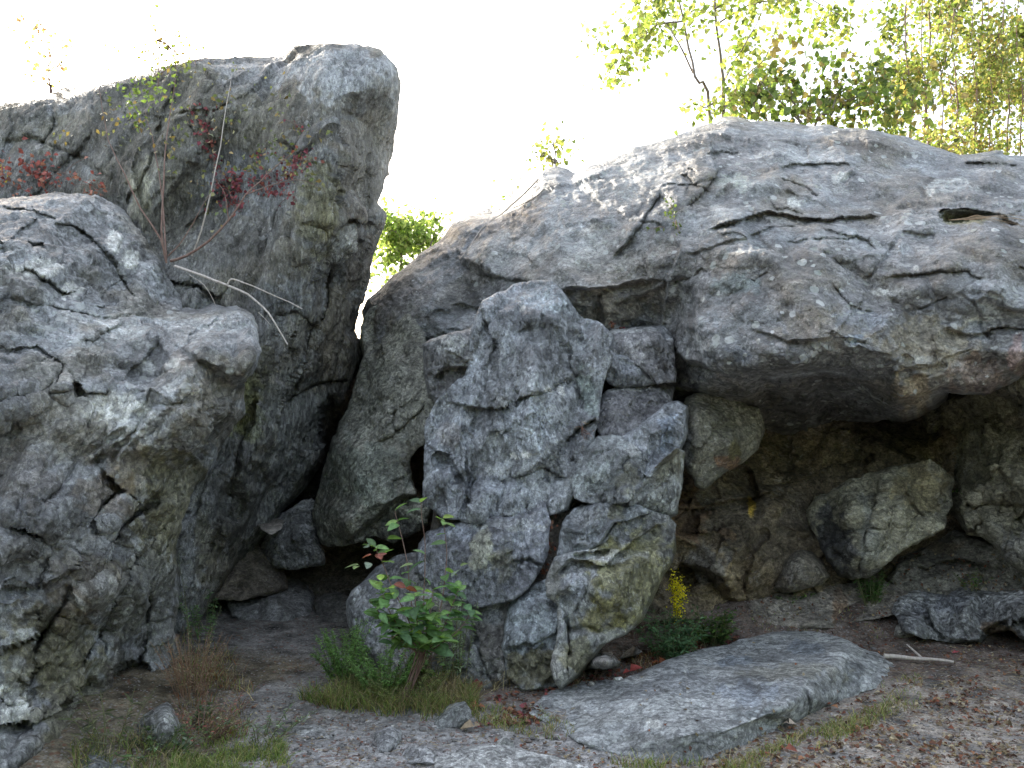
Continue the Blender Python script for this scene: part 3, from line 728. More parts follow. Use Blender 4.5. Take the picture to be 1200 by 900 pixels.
# ---- 6 fractured outcrop in the middle, block by block
og = at(600, 800, 5.6); og.z = 0
outcrop = empty('rock_outcrop', og, 'fractured blue-grey outcrop of stacked angular blocks in the middle', 'rock outcrop')
rock('core', 'rock_block', [(520,470),(580,400),(620,370),(680,395),(780,395),(788,500),(790,600),(775,640),(740,720),(650,790),(560,790),(450,770),(430,720),(500,650),(515,560)],
     [(520,480,6.9),(620,370,6.9),(780,400,7.2),(780,500,6.9),(770,640,6.3),(720,720,6.0),(650,785,5.8),(560,785,5.95),(440,740,6.4),(500,660,6.4),(600,600,6.3),(650,500,6.5),(642,630,5.98),(640,680,5.9),(632,700,5.85),(648,650,5.95)],
     M_crag, (0.15, 0.13, 0.11), roll=(5, 0.1), thick=0.7, seed=49, parent=outcrop, rag=1.0, chunk=(0.02, 0.4), step=4)
def block(key, outline, ctrl, base=BLUE, seed=50, mat=None, **kw):
    kw.setdefault('flat', 0.5); kw.setdefault('roll', (2.5, 0.045)); kw.setdefault('thick', 0.8); kw.setdefault('rag', 1.6); kw.setdefault('grow', 1.8)
    kw.setdefault('lin', 0.9); kw.setdefault('facets', ((36, 0.085), (16, 0.030), (7, 0.010))); kw.setdefault('facet_dir', (60, 1.4))
    kw.setdefault('chunk', (0.045, 0.30)); kw.setdefault('mid', (0.013, 0.12)); kw.setdefault('small', (0.010, 0.05)); kw.setdefault('vary', 0.4)
    kw.setdefault('tones', ((0.5, 0.31, 0.335, 0.375), (0.4, 0.13, 0.135, 0.145)))
    A_ = np.asarray(outline, float); area = (np.ptp(A_[:, 0]) * np.ptp(A_[:, 1])) / 10000.0
    kw.setdefault('ledges', (int(1 + 5 * area), 40 + seed * 37 % 50, 0.04, 26 + 12 * min(area, 2)))
    return rock(key, 'rock_block', outline, ctrl, mat or M_crag, base, seed=seed, parent=outcrop, **kw)
block('crag', [(595,340),(602,333),(622,330),(645,330),(655,342),(668,358),(680,372),(700,378),(718,392),(716,420),(705,450),(700,490),(692,520),(682,545),
      (674,570),(664,596),(622,612),(560,612),(520,606),(498,590),(498,545),(500,500),(512,470),(535,450),(548,440),(550,395),(566,355),(580,347)],
     [(600,340,6.65),(640,335,6.7),(625,375,6.2),(655,375,6.3),(575,370,6.4),(556,400,6.4),(560,450,6.3),(620,440,6.1),(695,395,6.45),(690,450,6.3),(640,520,5.95),(560,520,6.05),(508,500,6.4),(510,580,6.25),
      (600,600,5.9),(670,570,6.0),(640,470,6.0),(590,440,6.2)],
     seed=51, fol=(75, 0.45), chunk=(0.05, 0.3), mid=(0.035, 0.12), small=(0.014, 0.05), thick=1.2, facets=((42, 0.17), (18, 0.075), (8, 0.020)), facet_dir=(72, 2.0), flat=0.8,
     feats=[('step', [(560,350),(585,400),(570,440),(575,480)], 9, 0.08), 
            ('step', [(520,470),(560,480),(600,470),(640,455),(690,425)], 9, 0.10), ('crack', [(665,400),(672,440),(680,480)], 4, 0.1),
            ('step', [(545,590),(555,550),(550,510),(558,480)], 9, 0.10), ('step', [(660,520),(680,500),(700,490)], 8, 0.16),
            ('crack', [(540,600),(552,560),(548,500)], 4, 0.1),
            ('step', [(600,560),(630,540),(665,560)], 8, 0.1), ('step', [(505,530),(530,540),(545,570)], 8, 0.12)],
     patches=[(642,458,7,7,WHITE,0.95),(655,460,5,6,WHITE,0.9),(640,350,28,20,(0.36,0.40,0.44),0.7),(615,366,4,4,WHITE,0.9),(590,470,12,8,PALE,0.6),(605,535,6,4,WHITE,0.9),(620,532,7,4,WHITE,0.8),
              (690,460,14,30,(0.27,0.33,0.31),0.6),(640,420,40,20,DARK,0.35),(660,540,26,20,DARK,0.35),(560,560,40,24,(0.31,0.33,0.38),0.6),(620,500,40,30,(0.30,0.33,0.37),0.5),
              (580,550,20,8,PALE,0.4),(530,510,20,20,(0.25,0.23,0.22),0.5)])
block('oleft', [(497,405),(506,399),(530,392),(556,386),(562,420),(558,442),(540,446),(528,455),(512,470),(503,458),(500,440)],
     [(500,410,6.7),(550,392,6.7),(530,400,6.4),(550,425,6.4),(520,440,6.45),(510,465,6.7)], (0.22, 0.22, 0.225), 52,
     facets=((18, 0.05), (9, 0.02)), feats=[('step', [(505,440),(525,430),(556,432)], 7, 0.14)], patches=[(530,405,26,12,PALE,0.85),(520,398,10,6,WHITE,0.6),(530,450,26,12,(0.10,0.09,0.09),0.6)])
block('shelf', [(702,397),(719,389),(746,385),(777,383),(787,397),(790,447),(771,449),(750,428),(725,417),(708,418)],
     [(705,400,6.7),(719,391,6.75),(746,387,6.8),(777,386,6.85),(735,398,6.52),(765,400,6.5),(785,415,6.65),(770,440,6.5),(725,414,6.5),(750,424,6.45)], (0.21, 0.21, 0.22), 53, fine=0.002,
     patches=[(745,390,40,5,PALE,0.6),(765,425,20,22,(0.13,0.13,0.135),0.5)])
block('shelflow', [(705,420),(712,416),(725,415),(748,425),(764,434),(773,446),(760,450),(725,453),(714,448),(706,440)],
     [(708,420,6.45),(725,417,6.42),(748,427,6.4),(770,445,6.5),(725,435,6.28),(745,440,6.3),(725,451,6.4),(755,449,6.42)], (0.20, 0.21, 0.23), 153)
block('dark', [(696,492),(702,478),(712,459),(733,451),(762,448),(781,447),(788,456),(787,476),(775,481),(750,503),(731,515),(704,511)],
     [(700,488,6.4),(712,460,6.5),(733,453,6.5),(781,450,6.6),(785,472,6.5),(735,468,6.22),(765,465,6.35),(750,495,6.1),(731,510,6.05),(705,508,6.15),(715,485,6.2)], (0.13, 0.13, 0.14), 54, mid=(0.012, 0.16),
     patches=[(735,455,40,4,PALE,0.5)])
block('rightb', [(731,513),(750,500),(765,488),(779,475),(792,471),(802,478),(800,513),(793,528),(776,543),(760,557),(750,549),(753,530),(738,519)],
     [(733,513,6.0),(779,478,6.25),(792,473,6.3),(801,480,6.3),(770,495,5.98),(785,500,5.95),(798,512,6.0),(765,525,5.88),(755,545,5.85),(775,540,5.85)], (0.21, 0.225, 0.25), 55, mid=(0.012, 0.2), facets=((26, 0.05), (12, 0.028)),
     patches=[(785,505,14,22,(0.25,0.30,0.38),0.7),(765,510,16,16,(0.3,0.32,0.34),0.5)])
block('rightl', [(760,556),(776,543),(793,527),(801,530),(797,572),(792,602),(783,605),(760,598),(738,591),(752,568)],
     [(762,556,5.85),(793,530,6.0),(799,535,6.1),(775,560,5.83),(795,572,6.05),(790,600,6.05),(770,585,5.85),(742,590,5.85)], (0.19, 0.185, 0.15), 155, mid=(0.010, 0.2), facets=((30, 0.03), (12, 0.022)),
     patches=[(797,560,4,40,PALE,0.6)])
block('midr', [(668,560),(673,546),(686,530),(700,515),(718,513),(734,515),(752,526),(756,547),(751,568),(735,588),(708,590),(690,588),(674,583)],
     [(671,560,6.0),(700,517,6.02),(734,517,6.02),(752,530,6.0),(716,535,5.80),(735,545,5.8),(690,555,5.84),(720,575,5.74),(680,580,5.86),(733,585,5.76),(750,560,5.86)], (0.27, 0.29, 0.30), 56, mid=(0.016, 0.12), facets=((26, 0.06), (12, 0.035), (6, 0.013)),
     patches=[(740,530,10,12,PALE,0.7),(735,560,14,20,(0.30,0.29,0.20),0.5),(700,560,30,20,(0.33,0.37,0.37),0.5)])
block('upper', [(654,649),(656,628),(661,612),(675,596),(704,589),(740,590),(764,600),(740,606),(721,611),(704,636),(688,644),(667,651)],
     [(657,645,5.75),(662,614,5.8),(680,597,5.85),(738,592,5.85),(700,600,5.65),(680,620,5.6),(715,612,5.6),(700,636,5.55),(668,648,5.6),(755,598,5.85)], (0.24, 0.26, 0.28), 57, mid=(0.014, 0.12), facets=((24, 0.06), (11, 0.03)),
     patches=[(725,600,16,10,(0.20,0.19,0.11),0.6),(690,605,26,8,PALE,0.4)])
block('lowl', [(492,640),(500,626),(530,616),(560,610),(592,604),(612,592),(638,588),(644,610),(640,650),(632,668),(618,690),(600,704),(556,710),(520,696),(488,670)],
     [(495,645,6.0),(540,618,6.1),(620,600,5.95),(590,625,5.72),(560,645,5.75),(630,640,5.75),(600,680,5.68),(540,690,5.8),(575,700,5.72),(500,670,5.9)],
     (0.21, 0.22, 0.25), 58, mid=(0.016, 0.18),
     feats=[('step', [(500,650),(540,640),(580,625),(640,590)], 8, -0.06), ('step', [(590,700),(600,660),(620,650),(640,665)], 8, 0.09), ('crack', [(612,650),(598,690)], 4, 0.05)],
     patches=[(568,645,14,26,(0.44,0.44,0.36),0.85),(590,665,14,20,(0.2,0.19,0.13),0.5),(600,615,50,8,PALE,0.45),(540,625,30,10,(0.29,0.32,0.38),0.6)])
block('basel', [(405,705),(412,692),(430,678),(444,664),(470,650),(505,645),(535,665),(548,690),(560,705),(556,745),(545,780),(520,800),(480,800),(450,790),(425,760),(410,735)],
     [(408,710,6.35),(430,685,6.3),(480,655,6.3),(440,710,5.95),(500,690,5.85),(540,700,5.8),(470,780,5.7),(430,750,6.0),(540,770,5.65)],
     (0.27, 0.27, 0.275), 59, roll=(9, 0.2), mid=(0.012, 0.2), small=(0.006, 0.05), chunk=(0.03, 0.5), facets=((44, 0.05), (18, 0.015)), patches=[(420,705,20,16,PALE,0.3),(510,740,40,50,(0.14,0.125,0.10),0.6)])
block('based', [(536,712),(560,704),(600,698),(607,715),(606,760),(604,800),(588,812),(560,808),(535,800),(532,750)],
     [(540,720,5.85),(600,702,5.75),(575,730,5.62),(600,790,5.6),(545,795,5.6)], (0.15, 0.145, 0.14), 60, mid=(0.010, 0.2),
     feats=[('step', [(545,710),(570,760),(580,805)], 8, 0.08)])
block('baser', [(598,706),(612,694),(640,680),(652,684),(662,700),(664,740),(660,800),(645,808),(610,808),(596,790),(590,758)],
     [(600,715,5.7),(640,685,5.75),(630,710,5.45),(655,720,5.5),(600,760,5.45),(625,790,5.5),(655,780,5.5)], (0.27, 0.30, 0.33), 61, mid=(0.010, 0.2),
     feats=[('step', [(594,758),(625,750),(662,732)], 8, 0.06)], patches=[(625,785,40,28,(0.17,0.155,0.09),0.85)])
block('mossy', [(640,684),(650,656),(668,650),(690,646),(704,636),(722,610),(742,604),(765,600),(784,604),(792,615),(791,640),(782,660),(770,680),(760,700),(748,724),(728,744),
      (704,754),(690,770),(674,790),(655,808),(648,780),(656,740),(655,708),(642,698)],
     [(644,670,5.7),(670,652,5.65),(700,640,5.6),(725,612,5.72),(765,602,5.85),(790,615,5.92),(700,664,5.40),(735,645,5.48),(770,618,5.68),(655,690,5.5),(672,680,5.44),(700,700,5.34),(745,680,5.52),(778,650,5.8),(660,720,5.44),
      (720,720,5.38),(748,715,5.6),(700,745,5.36),(665,760,5.36),(660,800,5.32),(685,775,5.42)],
     (0.25, 0.25, 0.235), 62, chunk=(0.04, 0.5), mid=(0.014, 0.2), fol=(50, 0.4), thick=1.0,
     feats=[('step', [(650,672),(665,655),(700,662),(735,640),(785,610)], 9, 0.12), ('step', [(670,650),(690,648),(715,640)], 6, 0.10), ('crack', [(662,720),(668,760),(660,790)], 4, 0.08), ('crack', [(662,740),(690,735),(705,742)], 4, 0.05)],
     patches=[(740,680,60,60,(0.20,0.19,0.08),0.8),(700,715,36,30,(0.21,0.19,0.06),0.7),(715,650,46,8,(0.46,0.47,0.48),0.8),(675,700,22,30,(0.24,0.26,0.30),0.7),(760,650,30,40,(0.26,0.25,0.15),0.5),
              (680,770,26,26,(0.17,0.16,0.08),0.7),(720,640,30,12,(0.17,0.16,0.06),0.5)])

# ---- 7 the hollow under the overhang
rock('cavewall', 'cave_wall', [(740,330),(1360,330),(1360,740),(1000,720),(740,730)],
     [(750,350,8.4),(1340,350,8.6),(780,540,7.6),(760,620,6.8),(800,650,7.1),(800,700,7.0),(860,620,7.25),(900,560,7.8),(900,660,7.15),(960,690,7.2),(1000,540,8.0),(1000,480,8.3),(880,500,8.1),
      (1090,560,7.7),(1040,650,7.5),(1150,600,7.5),(1340,600,7.0),(1150,700,7.2),(850,705,7.0),(1000,705,7.4),(760,720,6.6)],
     M_cave, (0.20, 0.16, 0.11), roll=(5, 0.1), thick=1.0, seed=71, chunk=(0.09, 0.4), fol=(30, 0.4), rag=1, vary=0.4, amp=1.3,
     tones=((0.5, 0.27, 0.21, 0.125), (0.4, 0.12, 0.11, 0.10)),
     feats=[('step', [(790,600),(850,590),(920,570)], 14, 0.15), ('crack', [(820,660),(850,700),(860,720)], 6, 0.12), ('step', [(905,620),(880,650),(870,700)], 9, 0.15), ('step', [(840,560),(880,550),(890,580),(870,600)], 9, 0.2)],
     patches=[(880,592,6,13,(0.62,0.42,0.08),0.95),(855,625,12,9,(0.30,0.20,0.12),0.6),(880,660,14,20,(0.26,0.20,0.12),0.5),(830,660,26,30,(0.2,0.2,0.2),0.6),(800,600,30,40,(0.25,0.15,0.09),0.6),
              (820,700,40,12,(0.24,0.19,0.13),0.6)],
     facets=((54, 0.26), (24, 0.12), (10, 0.03)), ledges=(22, 20, 0.10, 50), label='brown stained back wall of the hollow under the overhang', cat='rock wall')
rock('pillar', 'hanging_rock', [(796,484),(800,468),(815,460),(850,458),(888,478),(896,500),(888,528),(864,546),(842,560),(826,576),(814,570),(806,552),(798,540),(794,515)],
     [(800,490,6.75),(815,500,6.5),(812,560,6.6),(820,470,6.8),(860,480,6.9),(855,520,6.55),(888,505,6.95),(830,570,6.7),(818,520,6.42),(860,545,6.75)],
     M_cave, (0.22, 0.21, 0.175), roll=(4, 0.1), thick=0.9, seed=72, lin=1.0, facets=((40, 0.03), (16, 0.012)), mid=(0.008, 0.2), small=(0.005, 0.06), vary=0.3,
     patches=[(855,540,16,9,(0.36,0.20,0.12),0.7),(860,525,8,10,(0.27,0.24,0.11),0.7),(806,520,8,40,(0.24,0.25,0.27),0.6),(840,500,24,24,(0.17,0.165,0.13),0.6)],
     feats=[('step', [(818,468),(819,510),(818,560)], 6, -0.06)],
     ledges=(4, 70, 0.03, 30), label='smooth olive-brown wedge of rock hanging at the left mouth of the hollow', cat='rock')
rock('wedge', 'boulder', [(946,598),(955,582),(975,572),(1010,558),(1040,548),(1088,537),(1104,548),(1118,564),(1117,590),(1108,606),(1108,618),(1088,628),(1060,644),(1040,664),
      (1020,678),(1004,680),(985,674),(968,656),(958,634),(948,618)],
     [(950,600,7.5),(975,585,7.25),(1010,570,7.1),(1040,560,7.0),(1085,545,6.95),(1112,570,6.9),(1100,610,6.75),(1050,610,6.65),(1010,640,6.7),(1010,675,6.9),(970,640,7.1),(1060,590,6.75),(1000,600,6.85)],
     M_cave, (0.31, 0.295, 0.225), roll=(4, 0.08), thick=0.9, seed=73, vary=0.35, chunk=(0.05, 0.3), mid=(0.018, 0.15), rag=4, tones=((0.5, 0.30, 0.28, 0.21), (0.3, 0.17, 0.165, 0.15)),
     feats=[('step', [(1035,555),(1030,600),(1015,640),(1010,680)], 12, 0.12), ('crack', [(1050,560),(1070,600),(1090,615)], 4, 0.06)],
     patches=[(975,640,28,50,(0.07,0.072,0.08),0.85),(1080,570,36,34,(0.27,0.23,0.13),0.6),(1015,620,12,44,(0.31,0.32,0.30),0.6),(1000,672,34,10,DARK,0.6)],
     lin=0.95, facets=((40, 0.15), (18, 0.06), (8, 0.014)), ledges=(8, 50, 0.05, 36), label='tan wedge-shaped boulder resting point-down inside the hollow', cat='boulder')
rock('cright', 'boulder', [(1080,478),(1100,462),(1150,455),(1200,430),(1360,420),(1410,520),(1430,640),(1400,700),(1200,676),(1175,650),(1160,632),(1135,624),(1112,600),(1108,575),(1098,552),(1086,520)],
     [(1090,490,7.9),(1120,500,7.5),(1110,560,7.6),(1150,520,6.9),(1150,560,6.8),(1130,610,7.0),(1190,500,6.3),(1200,600,6.5),(1165,640,6.7),(1340,550,6.0),(1200,460,6.3),(1340,680,6.2)],
     M_cave, (0.29, 0.27, 0.20), roll=(7, 0.2), thick=1.2, seed=74, chunk=(0.10, 0.35), mid=(0.03, 0.14), vary=0.4, tones=((0.5, 0.26, 0.25, 0.21), (0.4, 0.15, 0.14, 0.07)),
     feats=[('step', [(1160,480),(1180,500),(1205,515)], 9, 0.15), ('crack', [(1160,520),(1155,570),(1150,620)], 5, 0.10), ('step', [(1130,590),(1160,585),(1205,590)], 8, 0.12),
            ('step', [(1120,620),(1160,605),(1175,580)], 8, 0.14), ('crack', [(1180,560),(1200,610)], 5, 0.1)],
     patches=[(1190,495,16,10,(0.42,0.35,0.25),0.6),(1160,540,26,36,(0.31,0.29,0.20),0.5),(1130,610,22,14,(0.30,0.29,0.25),0.5),(1190,640,24,26,(0.25,0.25,0.25),0.6)],
     lin=0.9, facets=((38, 0.24), (17, 0.09), (7, 0.02)), ledges=(16, 35, 0.08, 40), label='craggy tan and grey boulder closing the right side of the hollow', cat='boulder')
rock('clow', 'rock_shelf', [(1040,676),(1056,656),(1085,640),(1120,622),(1165,632),(1200,650),(1360,660),(1360,740),(1200,712),(1110,706),(1045,694)],
     [(1050,680,7.2),(1085,645,7.4),(1120,630,7.3),(1200,655,6.9),(1340,680,6.6),(1110,690,7.0),(1200,700,6.7)], M_cave, (0.19, 0.18, 0.155), roll=(7, 0.15), thick=0.8, seed=75,
     feats=[('step', [(1070,668),(1120,655),(1180,665)], 8, 0.12)], patches=[(1100,640,26,10,(0.27,0.22,0.15),0.6)],
     ledges=(7, 10, 0.05, 34), label='broken low rock shelf below the right side of the hollow', cat='rock shelf')
rock('cball', 'boulder', [(903,692),(908,672),(918,656),(935,643),(952,646),(966,660),(973,676),(962,686),(940,692),(920,696)],
     [(906,690,7.1),(935,650,7.1),(940,670,6.85),(968,675,7.0),(925,690,6.9)], M_cave, (0.18, 0.16, 0.13), roll=(8, 0.15), thick=0.5, seed=76, rag=1.2,
     patches=[(930,665,14,14,(0.25,0.235,0.21),0.5)], label='small brown boulder at the foot of the hollow beside the dark wedge', cat='rock')
rock('ledge', 'rock_ledge', [(1046,716),(1052,700),(1072,692),(1110,696),(1130,688),(1160,694),(1200,686),(1360,680),(1360,800),(1240,775),(1200,748),(1182,736),(1160,744),
      (1150,754),(1112,754),(1080,748),(1056,738)],
     [(1050,705,6.85),(1100,700,6.8),(1150,695,6.8),(1200,692,6.7),(1340,700,6.2),(1075,725,6.45),(1110,750,6.4),(1150,745,6.4),(1130,715,6.45),(1200,715,6.2),(1200,740,6.2),(1340,780,5.5)],
     M_slab, (0.23, 0.235, 0.24), roll=(6, 0.12), thick=0.8, seed=77, vary=0.35, chunk=(0.05, 0.4), lin=0.8, facets=((36, 0.07), (16, 0.03), (7, 0.01)),
     feats=[('step', [(1080,700),(1095,730),(1112,752)], 8, 0.08), ('step', [(1150,745),(1175,728),(1210,725)], 7, 0.18), ('crack', [(1160,700),(1165,735)], 4, 0.06)],
     patches=[(1110,705,30,14,(0.13,0.14,0.165),0.6),(1170,742,26,10,(0.25,0.17,0.10),0.7),(1185,700,30,14,PALE,0.35),(1075,720,18,20,(0.12,0.125,0.14),0.6)],
     ledges=(6, 10, 0.05, 30), label='low grey rock ledge at the right edge behind the fallen stick', cat='rock ledge')
rock('ledge2', 'rock_ledge', [(862,712),(880,700),(925,692),(985,684),(1040,680),(1064,694),(1060,716),(1030,724),(1000,728),(975,736),(930,738),(885,734)],
     [(866,712,7.0),(930,694,7.2),(1000,688,7.15),(1050,690,7.05),(1050,715,6.75),(985,725,6.78),(930,736,6.7),(890,730,6.8),(960,710,6.95)], M_cave, (0.24, 0.215, 0.185), roll=(6, 0.06), thick=0.5, seed=78, rag=1.5,
     mid=(0.008, 0.2), chunk=(0.02, 0.5), feats=[('step', [(975,735),(990,710),(1020,694),(1050,690)], 9, 0.06)], patches=[(985,715,14,22,(0.30,0.19,0.12),0.7),(1000,700,40,7,(0.26,0.23,0.2),0.5)],
     label='low brown earthy ledge with an orange-brown face below the hollow', cat='rock ledge')

# ---- 8 flat slab and lesser stones in front
def zc(lst): return [(x, y, float(yz(x, y, h))) for x, y, h in lst]
rock('flat', 'flat_rock', [(618,836),(628,822),(645,811),(688,797),(722,796),(750,788),(780,774),(806,764),(840,757),(876,748),(905,743),(940,740),(968,741),(992,748),
      (1008,757),(1030,766),(1048,780),(1052,793),(1034,806),(1008,812),(990,822),(968,828),(945,842),(920,852),(898,866),(870,880),(845,890),(800,897),(766,896),(730,890),(700,880),(672,868),(650,850)],
     zc([(640,828,0.032),(655,850,0.012),(690,803,0.052),(700,825,0.072),(750,795,0.082),(760,820,0.132),(720,880,0.012),(800,894,0.012),(800,860,0.132),(700,862,0.042),(860,880,0.012),(870,850,0.122),(845,820,0.142),(850,775,0.102),(905,858,0.012),
         (910,833,0.127),(945,840,0.012),(948,812,0.132),(920,780,0.142),(940,745,0.112),(985,765,0.152),(972,788,0.142),(990,815,0.012),(1010,760,0.092),(1040,785,0.032),(1015,800,0.042),(1000,778,0.112)]),
     M_flat, (0.31, 0.32, 0.33), roll=(5, 0.05), thick=0.5, seed=81, rag=2.0, chunk=(0.02, 0.5), mid=(0.008, 0.16), small=(0.004, 0.05), fine=0.0018, vary=0.25, strata=(0.0, 1), amp=0.8,
     tones=((0.45, 0.33, 0.335, 0.33), (0.35, 0.19, 0.205, 0.225)),
     feats=[('crack', [(806,765),(806,800),(812,850)], 2.5, 0.012), ('step', [(830,868),(880,848),(925,830),(945,805),(975,780)], 8, 0.02), ('step', [(975,815),(985,790),(992,768)], 6, 0.03),
            ('crack', [(940,812),(946,842)], 4, 0.05), ('step', [(700,800),(760,810),(830,800),(900,790)], 8, -0.015), ('pit', (910,848,26,9), 0.06)],
     patches=[(880,835,40,10,(0.16,0.18,0.19),0.6),(960,830,26,12,(0.12,0.13,0.12),0.6),(884,843,4,5,WHITE,0.8),(914,846,3,4,WHITE,0.8),(990,765,26,10,PALE,0.6),(940,760,30,8,(0.19,0.22,0.26),0.6),
              (860,775,30,8,(0.18,0.21,0.25),0.7),(880,812,46,12,(0.22,0.25,0.30),0.5),(760,870,60,12,(0.17,0.175,0.17),0.6),(700,845,40,14,(0.21,0.215,0.21),0.6),(1000,790,20,14,(0.12,0.13,0.14),0.7),(760,835,90,20,PALE,0.35),(806,800,1.6,40,WHITE,0.35),(930,790,60,12,(0.28,0.27,0.22),0.5),(700,870,40,14,(0.38,0.39,0.40),0.5),(765,850,10,5,WHITE,0.6)],
     lin=0.6, facets=((60, 0.035), (24, 0.020), (10, 0.009)), facet_dir=(0, 2.4), ledges=(12, 12, 0.010, 60), label='large flat blue-grey slab lying on the ground in the right foreground', cat='flat rock')
def stone(key, pts, hs, base, seed, label, mat=None, **kw):
    kw.setdefault('facets', ((16, 0.02),)); kw.setdefault('roll', (5, 0.06)); kw.setdefault('thick', 0.18); kw.setdefault('rag', 1.2)
    kw.setdefault('chunk', (0.02, 0.2)); kw.setdefault('mid', (0.008, 0.08)); kw.setdefault('small', (0.003, 0.03)); kw.setdefault('fine', 0.0015)
    return rock(key, 'rock', pts, zc(hs), mat or M_slab, base, seed=seed, label=label, cat='rock', amp=0.8, shrink=0.1, step=1.6, **kw)
stone('s1', [(510,888),(540,876),(590,872),(620,880),(650,886),(690,897),(690,930),(505,930)], [(510,890,.03),(560,876,.05),(620,884,.05),(680,898,.02),(600,915,.06),(520,920,.05)], (0.36,0.36,0.36), 91,
      'pale flat rock cut by the bottom edge of the photo')
stone('s2', [(503,856),(510,842),(528,826),(545,822),(552,832),(550,848),(535,858),(515,860)], [(505,856,.0),(530,828,.08),(545,835,.08),(530,856,.0)], (0.27,0.28,0.28), 92, 'low grey rock in front of the grass below the leafy bush')
stone('s3', [(578,884),(583,868),(592,862),(602,868),(608,886),(592,889)], [(580,885,.0),(592,864,.07),(606,885,.0)], (0.36,0.36,0.35), 93, 'small pointed pale stone standing near the bottom centre')
stone('s4', [(437,872),(440,858),(456,852),(470,856),(472,870),(455,882),(442,884)], [(438,874,.0),(456,855,.06),(470,870,.02),(448,882,.0)], (0.27,0.27,0.28), 94, 'small dusty rock on the gravel path, left of its larger neighbour')
stone('s5', [(466,884),(480,875),(500,874),(512,884),(510,897),(490,900),(470,897)], [(468,886,.0),(490,876,.05),(510,888,.03),(490,899,.0)], (0.33,0.33,0.34), 95, 'rounded grey rock touching the pale flat rock at the bottom edge')
stone('s6', [(150,868),(152,852),(170,838),(196,822),(204,832),(213,852),(215,880),(190,890),(160,886)], [(152,868,.0),(175,845,.1),(198,828,.14),(210,860,.05),(185,888,.0),(190,850,.15)], (0.22,0.225,0.22), 96,
      'squat grey rock among weeds at the foot of the left boulder', roll=(8,0.1))
stone('s7', [(80,930),(76,895),(95,880),(130,880),(150,895),(155,930)], [(80,900,.0),(110,884,.08),(145,900,.0),(110,920,.1)], (0.17,0.18,0.185), 97, 'dark blue-grey rock at the bottom left edge under the boulder')
stone('s8', [(674,790),(688,774),(716,761),(742,757),(752,764),(735,778),(705,794),(682,798)], [(680,788,.0),(720,760,.08),(744,764,.08),(700,790,.0),(715,772,.09),(735,776,.02)], (0.28,0.27,0.26), 98, 'long low grey stone between the mossy block and the yellow flowers')
stone('s9', [(1048,744),(1050,733),(1062,731),(1072,740),(1070,745),(1055,747)], [(1049,744,.08),(1060,733,.14),(1070,743,.08)], (0.36,0.35,0.33), 99, 'pale fist-sized stone at the foot of the right ledge')
stone('s10', [(330,862),(345,851),(370,849),(392,860),(398,868),(370,868),(345,870)], [(332,862,.0),(365,850,.04),(396,866,.0),(360,868,.01)], (0.30,0.30,0.30), 100, 'flat stone half buried in the path left of centre')
stone('s11', [(716,800),(719,795),(728,793),(732,799),(726,803)], [(717,800,.05),(725,794,.09),(731,800,.05)], (0.42,0.42,0.41), 101, 'tiny white stone at the upper edge of the flat slab, right of another')
stone('s12', [(688,805),(690,799),(697,799),(699,806),(692,809)], [(689,806,.03),(694,800,.07),(698,806,.03)], (0.42,0.41,0.38), 102, 'tiny pale stone at the upper left edge of the flat slab')
stone('s13', [(1098,820),(1105,813),(1122,811),(1128,818),(1118,824),(1103,824)], [(1099,820,.0),(1112,812,.03),(1126,819,.0)], (0.27,0.265,0.26), 103, 'flat grey stone lying alone on the gravel at right')

# ================================================================== ground
def gz(x, y):
    x = np.asarray(x, float); y = np.asarray(y, float)
    z = 0.20 * sstep(0.6, 2.0, x) * sstep(6.45, 7.15, y) + 0.03 * sstep(0.0, 0.8, x) * sstep(4.8, 6.2, y)
    z = z + 0.10 * sstep(-1.55, -2.3, x) * sstep(7.5, 5.0, y) * sstep(3.0, 4.2, y)
    return z
def axis(lo, hi, a, b, d):
    core = np.arange(a, b, d); left, right = [], []
    s, x = d, a
    while x > lo: s *= 1.22; x -= s; left.append(x)
    s, x = d, b
    while x < hi: s *= 1.22; x += s; right.append(x)
    return np.concatenate([left[::-1], core, right])
gxv = axis(-300, 300, -2.9, 4.3, 0.015); gyv = axis(-60, 500, 3.7, 8.6, 0.02)
GX, GY = np.meshgrid(gxv, gyv)
P = np.stack([GX.ravel(), GY.ravel(), np.zeros(GX.size)], -1)
near = ((np.abs(P[:, 0] - 0.7) < 6) & (P[:, 1] > 1) & (P[:, 1] < 12)).astype(float)
zz = gz(P[:, 0], P[:, 1]) + near * (0.018 * fbm(P / 1.3, 3, 301) + 0.010 * cells(P / 0.22, 302, 0.8, 0.5, 0.6) + 0.010 * np.maximum(cells(P / 0.07, 303, 0.5, 0.9, 1.3), -0.3) + 0.006 * fbm(P / 0.03, 2, 304))
P[:, 2] = zz
H, W = GX.shape
ids = np.arange(H * W).reshape(H, W)
q = np.stack([ids[:-1, :-1].ravel(), ids[:-1, 1:].ravel(), ids[1:, 1:].ravel(), ids[1:, :-1].ravel()], -1)
PATH = np.array((0.105, 0.100, 0.092)); LITTER = np.array((0.155, 0.135, 0.112)); SOIL = np.array((0.075, 0.06, 0.05)); GRASSY = np.array((0.075, 0.062, 0.04)); DUST = np.array((0.21, 0.205, 0.2))
mx = fbm(P / 0.8, 4, 310); m2 = fbm(P / 0.18, 4, 311)
c = np.tile(PATH, (len(P), 1))
def blend(c, k, m): m = np.clip(m, 0, 1)[:, None]; return c * (1 - m) + k * m
x_, y_ = P[:, 0], P[:, 1]
c = blend(c, DUST, sstep(5.2, 4.3, y_ + 0.4 * mx) * 0.6)
c = blend(c, LITTER, sstep(0.3, 1.0, x_ + 0.5 * mx) * sstep(-0.4, 0.3, m2 + 0.25) * 0.85)
